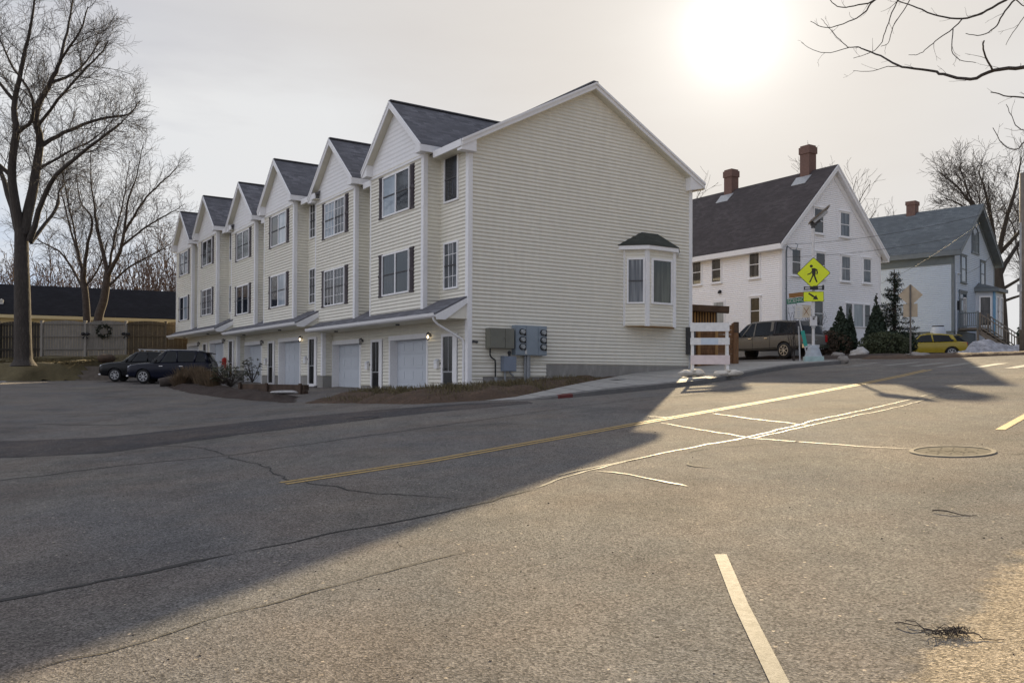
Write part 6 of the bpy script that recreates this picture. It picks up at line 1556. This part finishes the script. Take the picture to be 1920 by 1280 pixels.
rhodo('dark broadleaf rhododendron at the right end of the shrub bed', -12.35, 37.0, (.85, .7, .75), 90, 61)
rhodo('pale leaved broadleaf shrub in the shrub bed behind the dry grass', -13.7, 40.0, (.75, .6, .8), 70, 62)
rhodo('small broadleaf shrub rising beside the dark car tailgate', -12.9, 41.9, (.6, .5, .9), 50, 63)
# short dead turf and leaf litter on the bank: far too many to count
rg = random.Random(77); m = MB(); poly = [(-6.1, 25.9), (-4.6, 24.7), (-2.6, 22.95), (-1.2, 22.95), (.6, 23.9), (1.3, 25.1), (2.4, 27.2), (3.6, 29.8), (2.2, 29.2), (-1.3, 26.9), (-2.6, 27.5), (-5., 27.3)]
P = np.array(poly); N_ = 16000; X = np.array([rg.uniform(-6.3, 4) for _ in range(N_)]); Y = np.array([rg.uniform(22.6, 30) for _ in range(N_)]); Dd = sdist(poly, X, Y)
for x, y, d in zip(X, Y, Dd):
    if d < .02: continue
    den = fbm(x, y, .9, 4.)
    if den < -.1 and rg.random() < .75: continue
    z = float(gz(x, y)) + .03 + .27 * min(1, d / .9) ** 1.2; h = rg.uniform(.04, .14); a = rg.uniform(0, 3.14); s = V((math.cos(a), math.sin(a), 0)) * .012; b = V((x, y, z - .06)); e = b + V((rg.gauss(0, .05), rg.gauss(0, .05), h + .05)); m.q([b - s, b + s, e + s * .3, e - s * .3])
tag(m.out('dead_turf', 'dead_grass', fix=False), 'thin dead turf and weeds over the soil bank', 'grass', None, 'stuff')
m = MB(); poly = [(-36, 47.6), (-30, 46.8), (-27, 46.8), (-25.2, 47.2), (-24.3, 49.), (-24.3, 52.), (-30, 51)]
X = np.array([rg.uniform(-36, -24) for _ in range(14000)]); Y = np.array([rg.uniform(46.5, 52) for _ in range(14000)]); Dd = sdist(poly, X, Y)
for x, y, d in zip(X, Y, Dd):
    if d < 0: continue
    z = float(gz(x, y)) - .02 + 1.0 * min(1., (y - 46.5) / .9 if y < 47.4 else 1.); z = float(gz(x, y)) + 1.0 + .055 * max(0, y - 47) - .1
    if y < 47.6: continue
    a = rg.uniform(0, 3.14); s = V((math.cos(a), math.sin(a), 0)) * .02; b = V((x, y, z - .05)); m.q([b - s, b + s, b + s * .3 + V((rg.gauss(0, .07), rg.gauss(0, .07), rg.uniform(.08, .22))), b - s * .3 + V((0, 0, .12))])
tag(m.out('winter_grass', 'dead_grass', fix=False), 'pale winter grass on the bank around the tall maple', 'grass', None, 'stuff')
# ------------------------------------------------------------------ sun, sky, camera
EL, AZ = R(21.70), R(14.66)
sdir = V((math.sin(AZ) * math.cos(EL), math.cos(AZ) * math.cos(EL), math.sin(EL)))
sun = bpy.data.lights.new('sun', 'SUN'); so = bpy.data.objects.new('sun', sun); COL.objects.link(so)
sun.energy = 4.9; sun.angle = R(.55); sun.color = (1., .80, .50)
so.rotation_euler = sdir.to_track_quat('Z', 'Y').to_euler(); so.location = sdir * 200
wd = bpy.data.worlds.new('World'); sc.world = wd; wd.use_nodes = True
nt = wd.node_tree; bg = nt.nodes['Background']; bg.inputs['Strength'].default_value = .10
sky = nt.nodes.new('ShaderNodeTexSky'); sky.sky_type = 'NISHITA'; sky.sun_disc = False
sky.sun_elevation = EL; sky.sun_rotation = AZ; sky.air_density = 1.; sky.dust_density = 2.5; sky.ozone_density = 1.
tc = nt.nodes.new('ShaderNodeTexCoord'); dirv = tc.outputs['Generated']
def math_(op, a, b=None, clamp=False):
    n = nt.nodes.new('ShaderNodeMath'); n.operation = op; n.use_clamp = clamp
    for k, v in enumerate((a, b)):
        if v is None: continue
        if hasattr(v, 'links'): nt.links.new(v, n.inputs[k])
        else: n.inputs[k].default_value = v
    return n.outputs[0]
dt = nt.nodes.new('ShaderNodeVectorMath'); dt.operation = 'DOT_PRODUCT'
nt.links.new(dirv, dt.inputs[0]); dt.inputs[1].default_value = sdir
cosd = math_('MAXIMUM', dt.outputs['Value'], 0.)
sepx = nt.nodes.new('ShaderNodeSeparateXYZ'); nt.links.new(dirv, sepx.inputs[0]); elv = sepx.outputs['Z']
mp = nt.nodes.new('ShaderNodeMapping'); mp.inputs['Scale'].default_value = (1.6, 1.6, 7.); mp.inputs['Rotation'].default_value = (0, R(8), R(20)); nt.links.new(dirv, mp.inputs[0])
cl = N(nt, 'ShaderNodeTexNoise', Scale=1.5, Detail=6., Roughness=.55); nt.links.new(mp.outputs[0], cl.inputs['Vector'])
# thin high cloud, whiter around the sun, opening to blue low at the left (north)
wide = math_('POWER', cosd, 3.)
veil = mixc(nt, wide, (1.70, 1.97, 2.60), (3.22, 2.98, 2.72))
veil = mixc(nt, ramp(nt, cl.outputs['Fac'], .3, .75), veil, mixc(nt, wide, (2.14, 2.34, 2.78), (3.42, 3.22, 2.95)))
band = math_('MULTIPLY', ramp(nt, elv, .375, .295), ramp(nt, cosd, .985, .90))
veil = mixc(nt, math_('MULTIPLY', band, ramp(nt, cl.outputs['Fac'], .22, .48)), veil, (3.42, 3.42, 3.42))
low = ramp(nt, elv, .30, .12)
west = ramp(nt, cosd, .86, .70)
gap = math_('MULTIPLY', math_('MULTIPLY', low, west), ramp(nt, cl.outputs['Fac'], .62, .46))
cover = math_('SUBTRACT', .96, math_('MULTIPLY', gap, .85), True)
vm = nt.nodes.new('ShaderNodeVectorMath'); vm.operation = 'MINIMUM'; nt.links.new(sky.outputs[0], vm.inputs[0]); vm.inputs[1].default_value = (4., 4., 4.)
blue = mixc(nt, .6, vm.outputs[0], (1.2, 1.9, 3.0))
colr = mixc(nt, cover, blue, veil)
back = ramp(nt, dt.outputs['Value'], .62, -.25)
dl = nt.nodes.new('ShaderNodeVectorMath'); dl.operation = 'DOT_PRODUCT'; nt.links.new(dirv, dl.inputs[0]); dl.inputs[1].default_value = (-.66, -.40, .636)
facade_lobe = ramp(nt, dl.outputs['Value'], .35, .95)  # bright sky lobe out of view, added to light the front facade
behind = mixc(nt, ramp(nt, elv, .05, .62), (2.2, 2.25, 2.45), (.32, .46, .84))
behind = mixc(nt, facade_lobe, behind, (4.3, 4.4, 4.9))
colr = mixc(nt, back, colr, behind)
def glow(p, col, amp):
    g = math_('MULTIPLY', math_('POWER', cosd, p), amp)
    n = nt.nodes.new('ShaderNodeVectorMath'); n.operation = 'SCALE'; n.inputs[0].default_value = col; nt.links.new(g, n.inputs['Scale']); return n.outputs[0]
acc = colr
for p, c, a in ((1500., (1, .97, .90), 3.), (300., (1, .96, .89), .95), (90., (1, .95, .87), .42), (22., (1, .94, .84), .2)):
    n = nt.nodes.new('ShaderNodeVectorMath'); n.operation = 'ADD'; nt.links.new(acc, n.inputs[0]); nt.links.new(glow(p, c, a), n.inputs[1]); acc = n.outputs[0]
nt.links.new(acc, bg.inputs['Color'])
cam = bpy.data.cameras.new('camera'); co = bpy.data.objects.new('camera', cam); COL.objects.link(co); sc.camera = co
cam.sensor_width = 36.; cam.lens = 1580.61 / 1920 * 36; cam.clip_end = 3000.
PITCH, ROLL, SHIFT = .0123, .0042, 45.9031
f = V((0, math.cos(PITCH), math.sin(PITCH))); u0 = V((0, -math.sin(PITCH), math.cos(PITCH))); r0 = V((1, 0, 0))
rr = r0 * math.cos(ROLL) - u0 * math.sin(ROLL) * -1; uu = u0 * math.cos(ROLL) - r0 * math.sin(ROLL)
mt = Matrix((rr, uu, -f)).transposed().to_4x4(); co.matrix_world = mt
SGN = 1
cam.shift_y = SHIFT / 1920
sc.view_settings.view_transform = 'Standard'; sc.view_settings.look = 'None'; sc.view_settings.exposure = 1.25; sc.view_settings.gamma = 1.
sc.view_settings.use_curve_mapping = False
